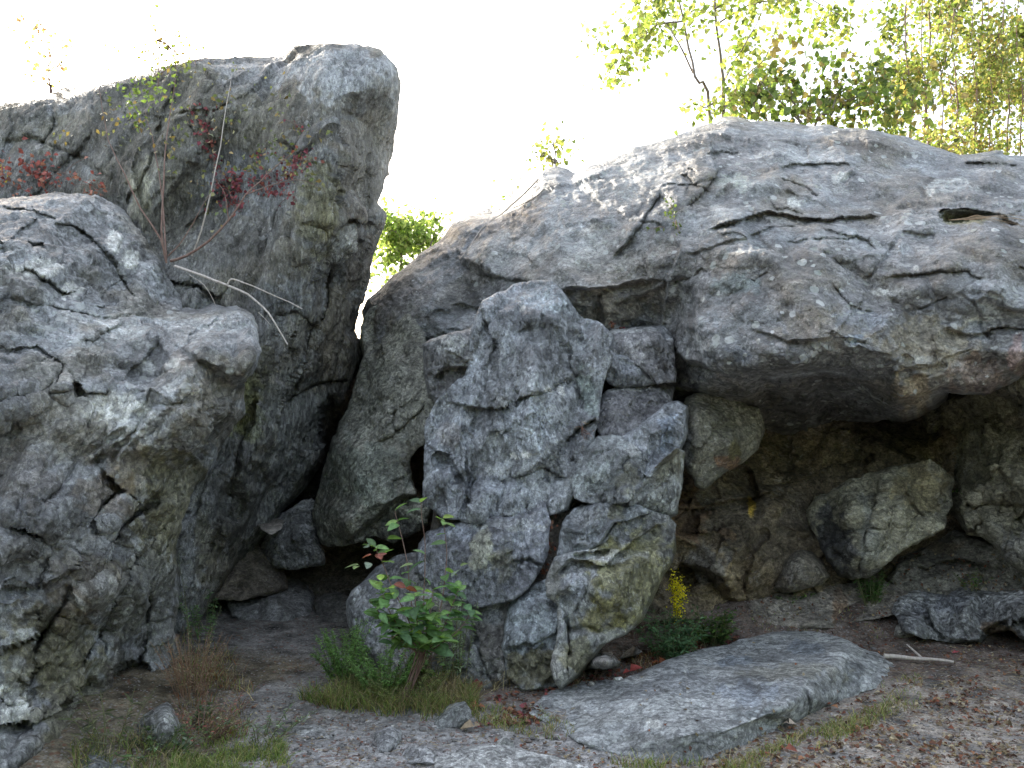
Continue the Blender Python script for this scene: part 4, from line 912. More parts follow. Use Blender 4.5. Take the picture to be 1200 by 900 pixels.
c = blend(c, SOIL, sstep(5.3, 6.0, y_ + 0.4 * mx) * sstep(-0.1, 0.3, x_))
c = blend(c, SOIL, sstep(0.35, 0.0, np.abs(x_ + 0.0) - 0.35 + 0.4 * mx) * sstep(5.0, 5.3, y_) * 0.8)
c = blend(c, GRASSY, sstep(-1.35, -1.6, x_ + 0.3 * mx) * sstep(6.6, 6.0, y_) * 0.9)
c *= np.array([1.78, 1.82, 1.85]) * (1 + 0.7 * m2)[:, None]
mg, nt = new_mat('gravelly_earth'); N = NT(nt)
pos = N.n('ShaderNodeNewGeometry').outputs['Position']
tint = N.n('ShaderNodeVertexColor', layer_name='tint').outputs[0]
n1 = N.noise(pos, 22, 6, 0.7); n2 = N.noise(pos, 90, 4, 0.75)
vc = N.n('ShaderNodeTexVoronoi', {'Vector': pos, 'Scale': 55.0})
vs = N.n('ShaderNodeSeparateColor', {0: vc.outputs['Color']})
val = N.math('MULTIPLY', N.ramp(n1, .3, .7, .6, 1.45), N.ramp(n2, .3, .7, .65, 1.4))
base = N.mix(1.0, tint, N.n('ShaderNodeCombineColor', {0: val, 1: val, 2: val}).outputs[0], 'MULTIPLY')
peb = N.math('MULTIPLY', N.math('GREATER_THAN', vs.outputs[0], 0.72), N.math('LESS_THAN', vc.outputs['Distance'], 0.42))
base = N.mix(N.math('MULTIPLY', peb, 0.75), base, N.mix(vs.outputs[1], (0.17, 0.16, 0.15, 1), (0.36, 0.35, 0.34, 1)))
red = N.math('MULTIPLY', N.math('LESS_THAN', vs.outputs[2], 0.07), 0.6)
base = N.mix(red, base, (0.17, 0.075, 0.045, 1))
hh = N.math('ADD', N.math('MULTIPLY', n1, 1.0), N.math('ADD', N.math('MULTIPLY', n2, 0.4), N.math('MULTIPLY', N.math('SUBTRACT', 1.0, vc.outputs['Distance']), 0.5)))
bp = N.n('ShaderNodeBump', {'Height': hh, 'Distance': 0.014}).outputs[0]
bs = N.n('ShaderNodeBsdfPrincipled', {'Base Color': base, 'Roughness': 0.9, 'Normal': bp, 'Specular IOR Level': 0.2})
N.n('ShaderNodeOutputMaterial', {'Surface': bs.outputs[0]})
ground = link('ground', make_mesh('ground', P, q, mg, True, np.clip(c, .01, .8)))
tag(ground, 'gravelly earth floor in front of and between the boulders', kind='structure')
GZ = zz.reshape(H, W)
def ground_z(x, y):
    i = min(max(int(np.searchsorted(gxv, x)), 1), W - 1); j = min(max(int(np.searchsorted(gyv, y)), 1), H - 1)
    return float(max(GZ[j, i], GZ[j - 1, i - 1]))
def on_ground(px, py, lift=0.0):
    d = float(yz(px, py, 0.0))
    for _ in range(6):
        p = at(px, py, d); d = float(yz(px, py, ground_z(p.x, p.y)))
    p = at(px, py, d); p.z = ground_z(p.x, p.y) + lift
    return p

# ================================================================== plants
def leaf_material(name, trans=0.45, rough=0.55, tcol=(1.15, 1.25, 0.62)):
    m, nt = new_mat(name); N = NT(nt)
    tint = N.n('ShaderNodeVertexColor', layer_name='tint').outputs[0]
    info = N.n('ShaderNodeObjectInfo').outputs['Random']
    pos = N.n('ShaderNodeNewGeometry').outputs['Position']
    v = N.math('MULTIPLY', N.ramp(N.noise(pos, 40, 3), .3, .7, .75, 1.3), N.ramp(info, 0, 1, 0.72, 1.3))
    base = N.mix(1.0, tint, N.n('ShaderNodeCombineColor', {0: v, 1: v, 2: v}).outputs[0], 'MULTIPLY')
    bs = N.n('ShaderNodeBsdfPrincipled', {'Base Color': base, 'Roughness': rough, 'Specular IOR Level': 0.45})
    tc = N.mix(1.0, base, (*tcol, 1), 'MULTIPLY')
    tr = N.n('ShaderNodeBsdfTranslucent', {'Color': tc})
    mx = N.n('ShaderNodeMixShader', {0: trans, 1: bs.outputs[0], 2: tr.outputs[0]})
    N.n('ShaderNodeOutputMaterial', {'Surface': mx.outputs[0]})
    return m
def wood_material(name, col, col2):
    m, nt = new_mat(name); N = NT(nt)
    pos = N.n('ShaderNodeNewGeometry').outputs['Position']
    mp = N.n('ShaderNodeMapping', {'Vector': pos, 'Scale': (1, 1, 0.3)}).outputs[0]
    n = N.noise(mp, 60, 5, 0.7)
    base = N.mix(N.ramp(n, .35, .65), (*col, 1), (*col2, 1))
    bp = N.n('ShaderNodeBump', {'Height': n, 'Distance': 0.004}).outputs[0]
    bs = N.n('ShaderNodeBsdfPrincipled', {'Base Color': base, 'Roughness': 0.8, 'Normal': bp})
    N.n('ShaderNodeOutputMaterial', {'Surface': bs.outputs[0]})
    return m
LEAF = leaf_material('leaf_green'); LEAFB = leaf_material('leaf_backlit', 0.6); DRY = leaf_material('leaf_dry', 0.25, 0.7, (1.2, 1.1, 0.8))
BARK = wood_material('grey_brown_bark', (0.13, 0.10, 0.08), (0.24, 0.20, 0.17))
TWIG = wood_material('reddish_twig', (0.16, 0.09, 0.07), (0.26, 0.18, 0.15))
PALEW = wood_material('weathered_wood', (0.34, 0.30, 0.26), (0.52, 0.48, 0.44))
STEMG = wood_material('green_stem', (0.10, 0.12, 0.05), (0.17, 0.17, 0.08))

def tube(pts, r0, r1, sides=5):
    pts = np.asarray([tuple(p) for p in pts], float); n = len(pts)
    T = np.gradient(pts, axis=0); T /= np.linalg.norm(T, axis=1, keepdims=True) + 1e-9
    up = np.array([0.3, 1.0, 0.2]); A = np.cross(T, up); A /= np.linalg.norm(A, axis=1, keepdims=True) + 1e-9
    B = np.cross(T, A); r = np.linspace(r0, r1, n)[:, None]
    V = []
    for k in range(sides):
        a = 2 * math.pi * k / sides
        V.append(pts + (A * math.cos(a) + B * math.sin(a)) * r)
    V = np.stack(V, 1).reshape(-1, 3)
    i = np.arange(n - 1)[:, None] * sides; k = np.arange(sides)[None]; k2 = (k + 1) % sides
    Fq = np.stack([i + k, i + k2, i + sides + k2, i + sides + k], -1).reshape(-1, 4)
    return V, Fq
def curve_pts(pts, n=10, wob=0.0, seed=0):
    """smooth polyline through points with a little wander"""
    P_ = np.asarray([tuple(p) for p in pts], float)
    if len(P_) == 2: P_ = np.array([P_[0], (P_[0] + P_[1]) / 2, P_[1]])
    Q_ = np.concatenate([[2 * P_[0] - P_[1]], P_, [2 * P_[-1] - P_[-2]]]); out = []
    for k in range(1, len(Q_) - 2):
        for t in np.linspace(0, 1, max(2, n // (len(P_) - 1)), endpoint=False):
            a, b, c_, d_ = Q_[k - 1], Q_[k], Q_[k + 1], Q_[k + 2]
            out.append(0.5 * ((2 * b) + (-a + c_) * t + (2 * a - 5 * b + 4 * c_ - d_) * t * t + (-a + 3 * b - 3 * c_ + d_) * t ** 3))
    out.append(P_[-1]); out = np.array(out)
    if wob:
        w = np.stack([perlin(out * 6 + 11 * k, 500 + seed + k) for k in range(3)], -1)
        out = out + w * wob * np.linspace(0, 1, len(out))[:, None]
    return out
class Geo:
    """collects vertices, faces and colours and links them as one mesh object"""
    def __init__(s): s.V, s.Q, s.T, s.C, s.n = [], [], [], [], 0
    def add(s, V, Fq=None, Ft=None, col=(0.2, 0.2, 0.2)):
        V = np.asarray(V, float)
        s.V.append(V)
        if Fq is not None and len(Fq): s.Q.append(np.asarray(Fq) + s.n)
        if Ft is not None and len(Ft): s.T.append(np.asarray(Ft) + s.n)
        c = np.asarray(col, float)
        s.C.append(np.tile(c, (len(V), 1)) if c.ndim == 1 else c)
        s.n += len(V)
    def tube(s, pts, r0, r1, sides=5, col=(0.2, 0.2, 0.2)): V, Fq = tube(pts, r0, r1, sides); s.add(V, Fq, None, col)
    def leaves(s, P_, dirs, size, aspect, cols, fold=0.25, bend=0.15, nrm=None):
        """leaves with a folded midrib: points, growing directions, lengths"""
        P_ = np.asarray(P_, float); n = len(P_)
        if n == 0: return
        d_ = np.asarray(dirs, float); d_ = d_ / (np.linalg.norm(d_, axis=1, keepdims=True) + 1e-9)
        up = rng.normal(size=(n, 3)) if nrm is None else np.asarray(nrm, float)
        sd_ = np.cross(d_, up); sd_ /= np.linalg.norm(sd_, axis=1, keepdims=True) + 1e-9
        nn = np.cross(sd_, d_); size = np.broadcast_to(np.asarray(size, float), (n,))[:, None]; w = size * aspect * 0.5
        b = P_; t = P_ + d_ * size - nn * size * bend
        m1 = P_ + d_ * size * 0.42 + nn * size * 0.04
        l = P_ + d_ * size * 0.38 + sd_ * w + nn * w * fold; r = P_ + d_ * size * 0.38 - sd_ * w + nn * w * fold
        l2 = P_ + d_ * size * 0.72 + sd_ * w * 0.62 - nn * (size * bend * 0.5 - w * fold * .6); r2 = P_ + d_ * size * 0.72 - sd_ * w * 0.62 - nn * (size * bend * 0.5 - w * fold * .6)
        V = np.stack([b, l, l2, t, r2, r, m1], 1).reshape(-1, 3)
        k = np.arange(n)[:, None] * 7
        T = np.concatenate([k + np.array([[0, 6, 1]]), k + np.array([[0, 5, 6]])])
        Qd = np.concatenate([k + np.array([[6, 3, 2, 1]]), k + np.array([[6, 5, 4, 3]])])
        s.add(V, Qd, T, np.repeat(np.asarray(cols, float), 7, axis=0))
    def blades(s, P_, H_, lean, w, cols):
        """grass blades, three segments each"""
        P_ = np.asarray(P_, float); n = len(P_)
        if n == 0: return
        a = rng.uniform(0, 2 * math.pi, n); L = rng.normal(size=(n, 3)) * lean; L[:, 2] = 0
        sd_ = np.stack([np.cos(a), np.sin(a), 0 * a], -1) * w
        H_ = np.broadcast_to(np.asarray(H_, float), (n,))[:, None]; Z_ = np.array([[0, 0, 1.0]])
        p1 = P_ + Z_ * H_ * 0.45 + L * H_ * 0.3; p2 = P_ + Z_ * H_ * 0.8 + L * H_ * 0.9; p3 = P_ + Z_ * H_ * 0.86 + L * H_ * 1.7
        V = np.stack([P_ - sd_, P_ + sd_, p1 + sd_ * .8, p1 - sd_ * .8, p2 + sd_ * .5, p2 - sd_ * .5, p3], 1).reshape(-1, 3)
        k = np.arange(n)[:, None] * 7
        s.add(V, np.concatenate([k + np.array([[0, 1, 2, 3]]), k + np.array([[3, 2, 4, 5]])]), k + np.array([[5, 4, 6]]), np.repeat(np.asarray(cols, float), 7, axis=0))
    def obj(s, name, mat, parent=None, smooth=True):
        V = np.concatenate(s.V); Fl = []
        if s.Q: Fl.append(np.concatenate(s.Q))
        if s.T: Fl.append(np.concatenate(s.T))
        if parent is not None: V = V - np.array(parent.location)
        me = make_mesh(name, V, Fl, mat, smooth, np.concatenate(s.C))
        return link(name, me, parent)
def palette(n, cols, jit=0.25, weights=None):
    cols = np.asarray(cols, float)
    k = rng.choice(len(cols), n, p=weights)
    return np.clip(cols[k] * (1 + rng.normal(size=(n, 1)) * jit), 0.005, 0.9)
YG = [(0.31, 0.33, 0.12), (0.22, 0.27, 0.09), (0.38, 0.37, 0.17), (0.15, 0.20, 0.07)]
GREEN = [(0.10, 0.19, 0.06), (0.14, 0.24, 0.08), (0.08, 0.15, 0.06), (0.2, 0.29, 0.09)]
RED = [(0.27, 0.07, 0.08), (0.20, 0.05, 0.07), (0.30, 0.11, 0.09)]
STRAW = [(0.30, 0.24, 0.14), (0.20, 0.15, 0.09), (0.36, 0.31, 0.2)]
RUST = [(0.22, 0.08, 0.045), (0.16, 0.07, 0.04), (0.26, 0.13, 0.07), (0.11, 0.06, 0.045)]

# ---- trees behind the rocks
def tree(name, label, d, trunks, limbs, blobs, r0=0.05, cols=YG, leaf=0.10, cat='tree', group=None, base=None, bark=BARK, spread=0.8, lm=None, aspect=0.75, dens=1.0):
    """trunks and limbs as pixel polylines at distance d; blobs = (px, py, rx, ry, count)"""
    b0 = at(trunks[0][0][0], trunks[0][0][1], d); gzb = ground_z(b0.x, b0.y) if base is None else base
    root = empty(name, (b0.x, b0.y, gzb), label, cat, group)
    for k, tr in enumerate(trunks):
        tw = Geo()
        pts = [at(x, y, d + 0.25 * math.sin(3.1 * i + k)) for i, (x, y) in enumerate(tr)]
        foot = Vector((pts[0].x + 0.1 * math.sin(k * 2.2), pts[0].y, gzb - 0.1)); 
        if pts[0].z > gzb + 0.3: pts = [foot] + pts
        rk_ = r0 * (1 - .35 * (k % 3) / 2)
        tw.tube(curve_pts(pts, 16, 0.05, k), rk_, rk_ * 0.35, 6, (0.2, 0.2, 0.2))
        tw.obj('trunk', bark, root)
    lb = Geo(); nl = 0; tips = []
    for k, li in enumerate(limbs):
        pts = [at(x, y, d + 0.35 * math.sin(2.3 * i + k * 1.7)) for i, (x, y) in enumerate(li)]
        c_ = curve_pts(pts, 12, 0.06, k + 50); bg_ = Geo(); bg_.tube(c_, r0 * 0.45, r0 * 0.12, 5); bg_.obj('branch', bark, root)
        tips += [c_[i] for i in range(3, len(c_))]
    cr = Geo()
    for (bx, by, rx, ry, cnt) in blobs:
        cen = np.array(at(bx, by, d)); sx = rx / F * d; sz = ry / F * d
        nt_ = max(2, cnt // 22)
        for _ in range(nt_):                      # twigs that carry the leaves
            off = rng.normal(size=3) * np.array([sx, min(sx, spread), sz]) * 0.5
            tip = cen + off
            st_ = np.array(tip) - np.array([rng.normal() * .12, rng.normal() * .1, sz * 0.5 + 0.15])
            if tips and rng.random() < .6:
                tt = min(tips, key=lambda q_: ((np.array(q_) - tip) ** 2).sum())
                if np.linalg.norm(tt - tip) < 0.9: st_ = np.array(tt)
            tc = curve_pts([st_, (st_ + tip) / 2 + rng.normal(size=3) * .04, tip], 6, 0.03)
            lb.tube(tc, 0.007, 0.003, 3); nl += 1
            m = max(4, int(dens * 1.7 * cnt) // nt_)
            f_ = rng.uniform(0.15, 1.1, m)[:, None]
            pp = st_ + (tip - st_) * f_ + rng.normal(size=(m, 3)) * 0.13 * np.array([1, 1, .8])
            dr = rng.normal(size=(m, 3)) + np.array([0, 0, -0.7])
            cr.leaves(pp, dr, 1.15 * leaf * rng.uniform(.55, 1.25, m), aspect, palette(m, cols), 0.3, 0.2)
    if nl: tag(lb.obj('twigs', bark, root), kind='stuff')
    tag(cr.obj('crown', lm or LEAFB, root), kind='stuff')
    return root
tree('young_tree', 'slender tree with yellow-green leaves reaching over the overhanging boulder', 13.0,
     [[(848,150),(847,90),(840,30),(834,-70)], [(833,150),(815,90),(800,20),(790,-60)]],
     [[(846,100),(862,70),(880,40),(905,-20)],[(812,85),(795,50),(775,20),(750,5)],[(800,25),(770,30),(740,55),(722,68)],[(848,130),(872,92),(898,65),(915,15)],[(838,30),(870,10),(900,0),(935,8)],[(838,120),(825,125),(805,112)],[(838,10),(900,-20),(960,5),(985,20)]],
     [(722,70,10,18,30),(742,48,22,16,60),(765,25,26,16,70),(735,22,14,12,20),(800,8,30,16,60),(775,-10,50,20,60),(840,0,40,16,60),(780,60,12,10,8),(900,8,30,12,50),(970,18,26,16,60),(945,40,14,10,18),
      (700,40,14,14,24),(715,85,8,8,12),(750,70,14,12,24),(820,30,26,20,50),(870,30,26,18,50),(905,45,22,18,40),(930,20,30,16,50),(1005,15,24,16,40),(850,100,16,20,30),(830,130,16,10,30),(870,85,20,16,40),
     (930,-15,60,20,80),(885,30,12,12,14),(820,60,8,10,6),(860,60,20,16,20),(1000,40,20,12,14)], r0=0.035, leaf=0.095, cat='tree')
BUSHB = [(880,118,44,22,170),(925,100,46,26,210),(965,86,46,28,210),(1005,105,44,26,190),(1045,122,34,22,160),(935,135,60,14,200),(985,138,60,12,180),(1060,145,30,16,100),(960,62,36,16,70),(850,132,26,14,80),(1020,75,30,20,70),(905,75,34,20,70)]
tree('leafy_bush', 'dense green bush with a few reddish leaves directly behind the big boulder', 11.5,
     [[(940,190),(935,140),(925,100)],[(950,190),(975,130),(990,90)],[(905,190),(885,130),(878,95)]],
     [[(935,140),(905,110),(890,95)],[(975,130),(1010,110),(1030,95)]],
     BUSHB,
     r0=0.03, leaf=0.10, dens=0.55, cols=[(0.22,0.30,0.10),(0.28,0.35,0.12),(0.36,0.40,0.14),(0.16,0.23,0.08),(0.34,0.27,0.14)], cat='bush')
vs_ = [1066, 1083, 1103, 1120, 1143, 1160, 1180, 1196, 1225, 1260]
for gi, (xa, xb, lab) in enumerate(((1060, 1110, 'thin upright tree stems with small leaves, nearest the dense green bush'), (1111, 1168, 'clump of thin straight stems with small glowing leaves near the right edge'), (1169, 1300, 'sunlit small-leaved trees cut by the right edge above the boulder'))):
    xs = [v for v in vs_ if xa <= v <= xb]
    bl = []
    for _ in range(22 if gi < 2 else 34):
        bl.append((rng.uniform(xa - 12, xb + 5), rng.uniform(-60, 172), 14, 14, int(rng.integers(20, 44))))
    bl += [(rng.uniform(xa - 10, xb), rng.uniform(60, 185), 22, 16, 60) for _ in range(14)]
    tree('slim_trees', lab, 12.5 + 0.6 * gi, [[(x, 200), (x + 3, 120), (x - 4, 40), (x + 5, -90)] for x in xs],
         [[(xs[0], 120), (xs[0] - 12, 70), (xs[0] - 5, 10)], [(xs[-1], 90), (xs[-1] + 12, 40), (xs[-1] + 20, -10)]], bl, r0=0.018, leaf=0.062, cols=YG + [(0.4, 0.3, 0.15)], bark=TWIG)
tree('small_tree', 'wisp of yellow-green foliage above the ridge of the big boulder', 11.5, [[(652,230),(650,190),(648,165)]], [[(650,190),(640,175)]],
     [(650,165,14,7,34),(643,182,6,12,20),(655,190,5,5,6),(630,195,8,4,6)], r0=0.02, leaf=0.08)
tree('small_tree', 'tiny leafy sprig beyond the ridge, lower left of the larger wisp', 11.5, [[(601,250),(601,235),(602,225)]], [], [(601,224,6,5,14),(588,232,5,3,6)], r0=0.01, leaf=0.07)
tree('leafy_bush', 'pale green foliage glowing in the gap between the two great boulders', 12.5, [[(470,330),(474,290),(480,255)],[(500,330),(505,290),(512,270)]], [[(470,300),(455,275),(448,262)]],
     [(455,262,18,14,150),(480,258,24,12,170),(508,275,16,14,120),(478,285,20,12,110),(450,285,14,12,80),(510,295,12,12,70),(445,310,12,10,26),(440,335,10,10,18),(465,272,22,12,80),(500,262,24,14,120),(525,282,12,12,60),(470,300,20,10,70),(455,325,12,14,30)],
     r0=0.025, leaf=0.075, cols=[(0.24,0.32,0.12),(0.3,0.38,0.15),(0.38,0.42,0.2),(0.18,0.25,0.09)], cat='bush')
tree('small_tree', 'thin pinkish stem with sparse faded leaves above the far left boulder', 9.6, [[(60,150),(59,110),(58,72),(55,30)]], [[(58,95),(66,80),(74,72)],[(58,80),(50,60),(46,40)]],
     [(52,45,7,12,26),(62,62,7,8,14),(70,74,6,5,10),(50,85,8,12,14),(66,88,6,8,12),(45,20,8,8,6),(115,45,6,4,4),(118,5,10,6,5)], r0=0.014, leaf=0.05, cols=[(0.38,0.30,0.2),(0.3,0.3,0.14),(0.35,0.2,0.16)], bark=TWIG)
tree('small_tree', 'feathery yellow-green sprig rising over the edge of the tall boulder', 7.9, [[(186,92),(184,70),(178,50)],[(206,85),(205,65),(204,55)]], [[(186,80),(192,60),(198,50)]],
     [(184,58,7,10,26),(178,48,4,6,10),(200,62,8,8,20),(206,72,10,6,20),(190,75,10,8,26),(230,70,10,5,14)], r0=0.006, leaf=0.035, cols=[(0.3,0.3,0.1),(0.2,0.26,0.08),(0.36,0.26,0.14)], bark=TWIG)

# ---- sapling growing from the cleft between the left boulders
def stems_px(root, name, lines, d0, r0, mat, r1=None):
    for k, (ln, r) in enumerate(lines):
        g = Geo()
        pts = [at(p[0], p[1], p[2] if len(p) > 2 else d0) for p in ln]
        g.tube(curve_pts(pts, 14, 0.015, k + 90), r0 * r, (r1 or r0 * 0.2) * r, 5)
        g.obj(name, mat, root)
sp = at(195, 308, 6.35)
sap = empty('birch_sapling', sp, 'many-stemmed sapling with small yellowing leaves rooted between the two left boulders', 'sapling')
L1s = [(195,308,6.35),(188,280,6.3),(165,245,6.3),(146,205,6.35),(128,165,6.5),(114,98,6.7)]
L2s = [(194,305,6.35),(189,270,6.3),(192,215,6.35),(195,160,6.5),(203,110,6.7),(208,75,6.9)]
L3s = [(225,300,6.4),(236,270,6.35),(247,225,6.35),(258,170,6.4),(266,120,6.6),(273,78,6.8)]
L4s = [(200,306,6.4),(218,300,6.35),(245,282,6.3),(268,258,6.3),(288,228,6.3),(305,212,6.35),(322,196,6.4),(345,178,6.45)]
L5s = [(197,300,6.35),(215,280,6.35),(238,240,6.4),(262,205,6.45)]
stems_px(sap, 'stem', [(L1s, 1.0), (L2s, 1.0), (L4s, 1.25), (L5s, .6), ([(195,308,6.35),(190,230,6.5),(180,170,6.6),(168,125,6.8)], .8), ([(268,258,6.3),(262,225,6.3),(248,205,6.3)], .5), ([(288,228,6.3),(325,215,6.3),(352,210,6.3),(380,225,6.3)], .5)], 6.4, 0.009, TWIG)
stems_px(sap, 'pale_stem', [(L3s, 0.9)], 6.4, 0.009, PALEW)
YGS = [(0.20,0.23,0.10),(0.27,0.26,0.13),(0.15,0.19,0.08),(0.3,0.22,0.1)]
g = Geo()
for (bx, by, rx, ry, n_, cc) in [(330,165,32,22,60,YGS),(300,190,24,14,28,YGS),(345,195,24,16,30,YGS),(265,130,30,26,34,YGS),(205,140,28,26,40,YGS),(150,145,26,24,26,[(0.3,0.2,0.08),(0.25,0.28,0.1)]),(125,130,16,26,16,YGS),
                             (262,190,16,20,20,YGS),(200,180,14,24,18,YGS),(320,110,26,18,16,YGS),(238,215,14,20,14,YGS),(370,215,14,10,10,YGS),(250,250,12,14,9,YGS),(70,160,14,8,9,YGS),(180,100,30,22,60,[(0.22,0.30,0.09),(0.17,0.25,0.07)]),
                             (160,112,26,18,60,[(0.22,0.30,0.09),(0.17,0.25,0.07)]),(155,140,14,10,20,[(0.22,0.30,0.09)]),(215,85,16,12,24,YGS),(390,160,10,10,6,YGS),(280,80,20,8,8,YGS)]:
    P_ = []
    for _ in range(n_):
        d_ = 6.35 + max(0, (210 - by)) * 0.0035 + rng.normal() * .06
        P_.append(at(bx + rng.normal() * rx * .6, by + rng.normal() * ry * .6, d_))
    g.leaves(np.array(P_), rng.normal(size=(n_, 3)) * [1, .6, .6] + [0, -.2, -.8], rng.uniform(.022, .05, n_), 0.62, palette(n_, cc), .25, .2)
tag(g.obj('foliage', leaf_material('leaf_sapling', 0.3), sap), kind='stuff')

def surface_plant(name, label, key, blobs, cols, size, mat, cat='plant', stem=None, off=0.03, aspect=.8, droop=-.6, src=None):
    g = Geo(); first = None; st = Geo()
    for (bx, by, rx, ry, n_) in blobs:
        P_, Nn = [], []
        for _ in range(n_ * 3):
            if len(P_) >= n_: break
            p_, q_ = on_rock(key, bx + rng.normal() * rx * .55, by + rng.normal() * ry * .55, off * rng.uniform(.3, 1.6))
            if p_ is None: continue
            P_.append(p_); Nn.append(q_)
        if not P_: continue
        if first is None: first = P_[0]
        P_ = np.array(P_); Nn = np.array(Nn); m = len(P_)
        g.leaves(P_, rng.normal(size=(m, 3)) + [0, 0, droop], rng.uniform(.6, 1.3, m) * size, aspect, palette(m, cols), .25, .2, nrm=Nn + rng.normal(size=(m, 3)) * .5)
        c0 = P_.mean(0) 
        for k in range(min(6, m)): st.tube(curve_pts([c0 + Nn[0] * .0, (c0 + P_[k]) / 2 + Nn[k] * .015, P_[k]], 5), .0025, .0015, 3)
    root = empty(name, first, label, cat)
    tag(g.obj('foliage', mat, root), kind='stuff')
    tag(st.obj('stems', TWIG, root), kind='stuff')
    return root
surface_plant('creeper', 'crimson creeper leaves clinging to the face of the tall leaning boulder', 'tall',
              [(243,155,12,18,60),(352,190,16,16,60),(268,226,20,18,90),(300,210,34,10,60),(335,206,20,8,50),(275,215,12,12,40),(320,222,20,8,30),(365,190,8,12,12),(280,240,10,10,18),(340,235,16,12,14),(310,180,14,8,10),(350,150,8,8,7),(255,190,10,14,12)], RED, .034, DRY, 'creeper')
surface_plant('red_shrub', 'rusty red shrub along the top edge of the left boulder', 'tall',
              [(42,205,12,18,60),(65,220,16,12,46),(30,228,18,8,44),(5,220,12,10,26),(100,215,16,10,20),(125,225,10,16,34),(15,205,10,8,12)], [(0.33,0.10,0.08),(0.27,0.07,0.06),(0.38,0.18,0.13)], .04, DRY, 'shrub', off=.16)
surface_plant('goldenrod', 'tiny yellow flower spike among the red leaves on the left boulder top', 'tall', [(19,218,3,9,30)], [(0.6,0.5,0.05)], .018, LEAF, 'flower', off=.22)
surface_plant('small_herb', 'small green sprig growing on the upper left face of the big boulder', 'big', [(790,255,6,9,30),(793,270,5,6,16),(770,276,5,6,10)], [(0.2,0.26,0.08),(0.12,0.17,0.05)], .03, LEAF, 'plant', off=.05)
surface_plant('fallen_leaves', 'reddish leaves caught on the ledge below the big boulder, beside the crag', 'big', [(700,384,8,4,14),(725,386,10,3,16),(716,378,5,3,8)], RUST + RED, .03, DRY, 'leaves', off=.02)
surface_plant('grass_tuft', 'pale green moss clump on the right wall of the hollow', 'cright', [(1120,575,8,5,24)], GREEN, .02, LEAF, 'plant', off=.02)
surface_plant('fallen_leaves', 'brown dead leaves wedged in the upright crack of the outcrop', 'core', [(644,606,5,8,22),(643,626,4,8,26),(645,640,5,5,20),(640,665,4,10,16)], RUST, .032, DRY, 'leaves', off=.10)
surface_plant('dry_grass_tuft', 'dry rusty tuft sprouting from the crack beside the dark block', 'crag', [(688,508,5,10,26)], STRAW + RUST, .05, DRY, 'grass tuft', off=.05, aspect=.1)

# (sapling leaves end)
# dead branch over the left boulders
db = empty('dead_branch', at(205, 312, 6.2), 'bare whitish forked dead branch hanging across the left boulders', 'branch')
stems_px(db, 'limb', [([(205,312,6.2),(228,320,6.1),(250,328,6.0),(268,335,5.95),(290,345,5.9),(308,360,5.85),(322,378,5.8),(337,403,5.8)], 1.0)], 6, 0.011, PALEW, 0.005)
stems_px(db, 'fork', [([(266,334,5.95),(271,327,5.95),(285,331,5.9),(310,341,5.85),(355,362,5.8)], .8), ([(222,322,6.1),(240,335,6.05),(255,358,6.0)], .35), ([(303,366,5.85),(312,375,5.85),(318,382,5.85)], .3)], 6, 0.009, PALEW, 0.004)
# roots / vine on the left shoulder of the big boulder
vn = Geo()
for ln in ([(633,212),(615,226),(600,240),(585,250),(565,268),(556,285),(540,303)], [(640,225),(625,235),(600,243)]):
    pts = []
    for (x, y) in ln:
        p_, q_ = on_rock('big', x, y, 0.012)
        if p_ is not None: pts.append(p_)
    vn.tube(curve_pts(pts, 16, 0.02), .008, .004, 5)
vo = vn.obj('bare_root', PALEW); tag(vo, 'thin pinkish root creeping down the left shoulder of the big boulder', 'root')
vo = Geo()
for k in range(9):
    a = at(1112 + 3 * k, 257 + rng.uniform(-2, 2), 6.45); b = at(1180 + rng.uniform(-30, 60), 262 + rng.uniform(-2, 12), 6.3)
    vo.tube(curve_pts([a, (a + b) / 2 + Vector((0, -.05, .03)), b], 8, .02, k), .0022, .0012, 3)
tag(vo.obj('straw_wisps', wood_material('straw', (0.28, 0.2, 0.13), (0.4, 0.3, 0.2))), 'dry straw wisps trailing from the pocket high on the big boulder', 'dry grass')

# ---- broad-leaved bush in the middle: every leaf its own piece
def leaf_mesh(name, L, w, col, seed):
    r_ = random.Random(seed); n = 6; V = []; Fq = []
    bend = r_.uniform(.15, .45); tw = r_.uniform(-.3, .3)
    for i in range(n + 1):
        t = i / n; x = L * t; z = -bend * L * t * t * .6
        hw = w * .5 * math.sin(math.pi * min(1, t * .96 + .02) ** .8) ** .85 * (1 if t < .98 else .1)
        for s_, f_ in ((-1, 1), (0, 0), (1, 1)):
            V.append((x, s_ * hw, z + f_ * hw * .35 + s_ * tw * hw * t))
    for i in range(n):
        for k in (0, 1):
            a = i * 3 + k; Fq.append((a, a + 1, a + 4, a + 3))
    cc = np.tile(np.array(col), (len(V), 1)); cc[1::3] *= 1.35
    return make_mesh(name, V, np.array(Fq), LEAF, True, cc)
bp0 = on_ground(494, 770); bd = 5.22
bush = empty('broadleaf_bush', (bp0.x, bd, ground_z(bp0.x, bd)), 'leafy green broad-leaved bush standing in front of the middle outcrop', 'bush')
zb = ground_z(bp0.x, bd)
stem_lines = []
def bpt(x, y, o=0.0): return at(x, y, bd + o)
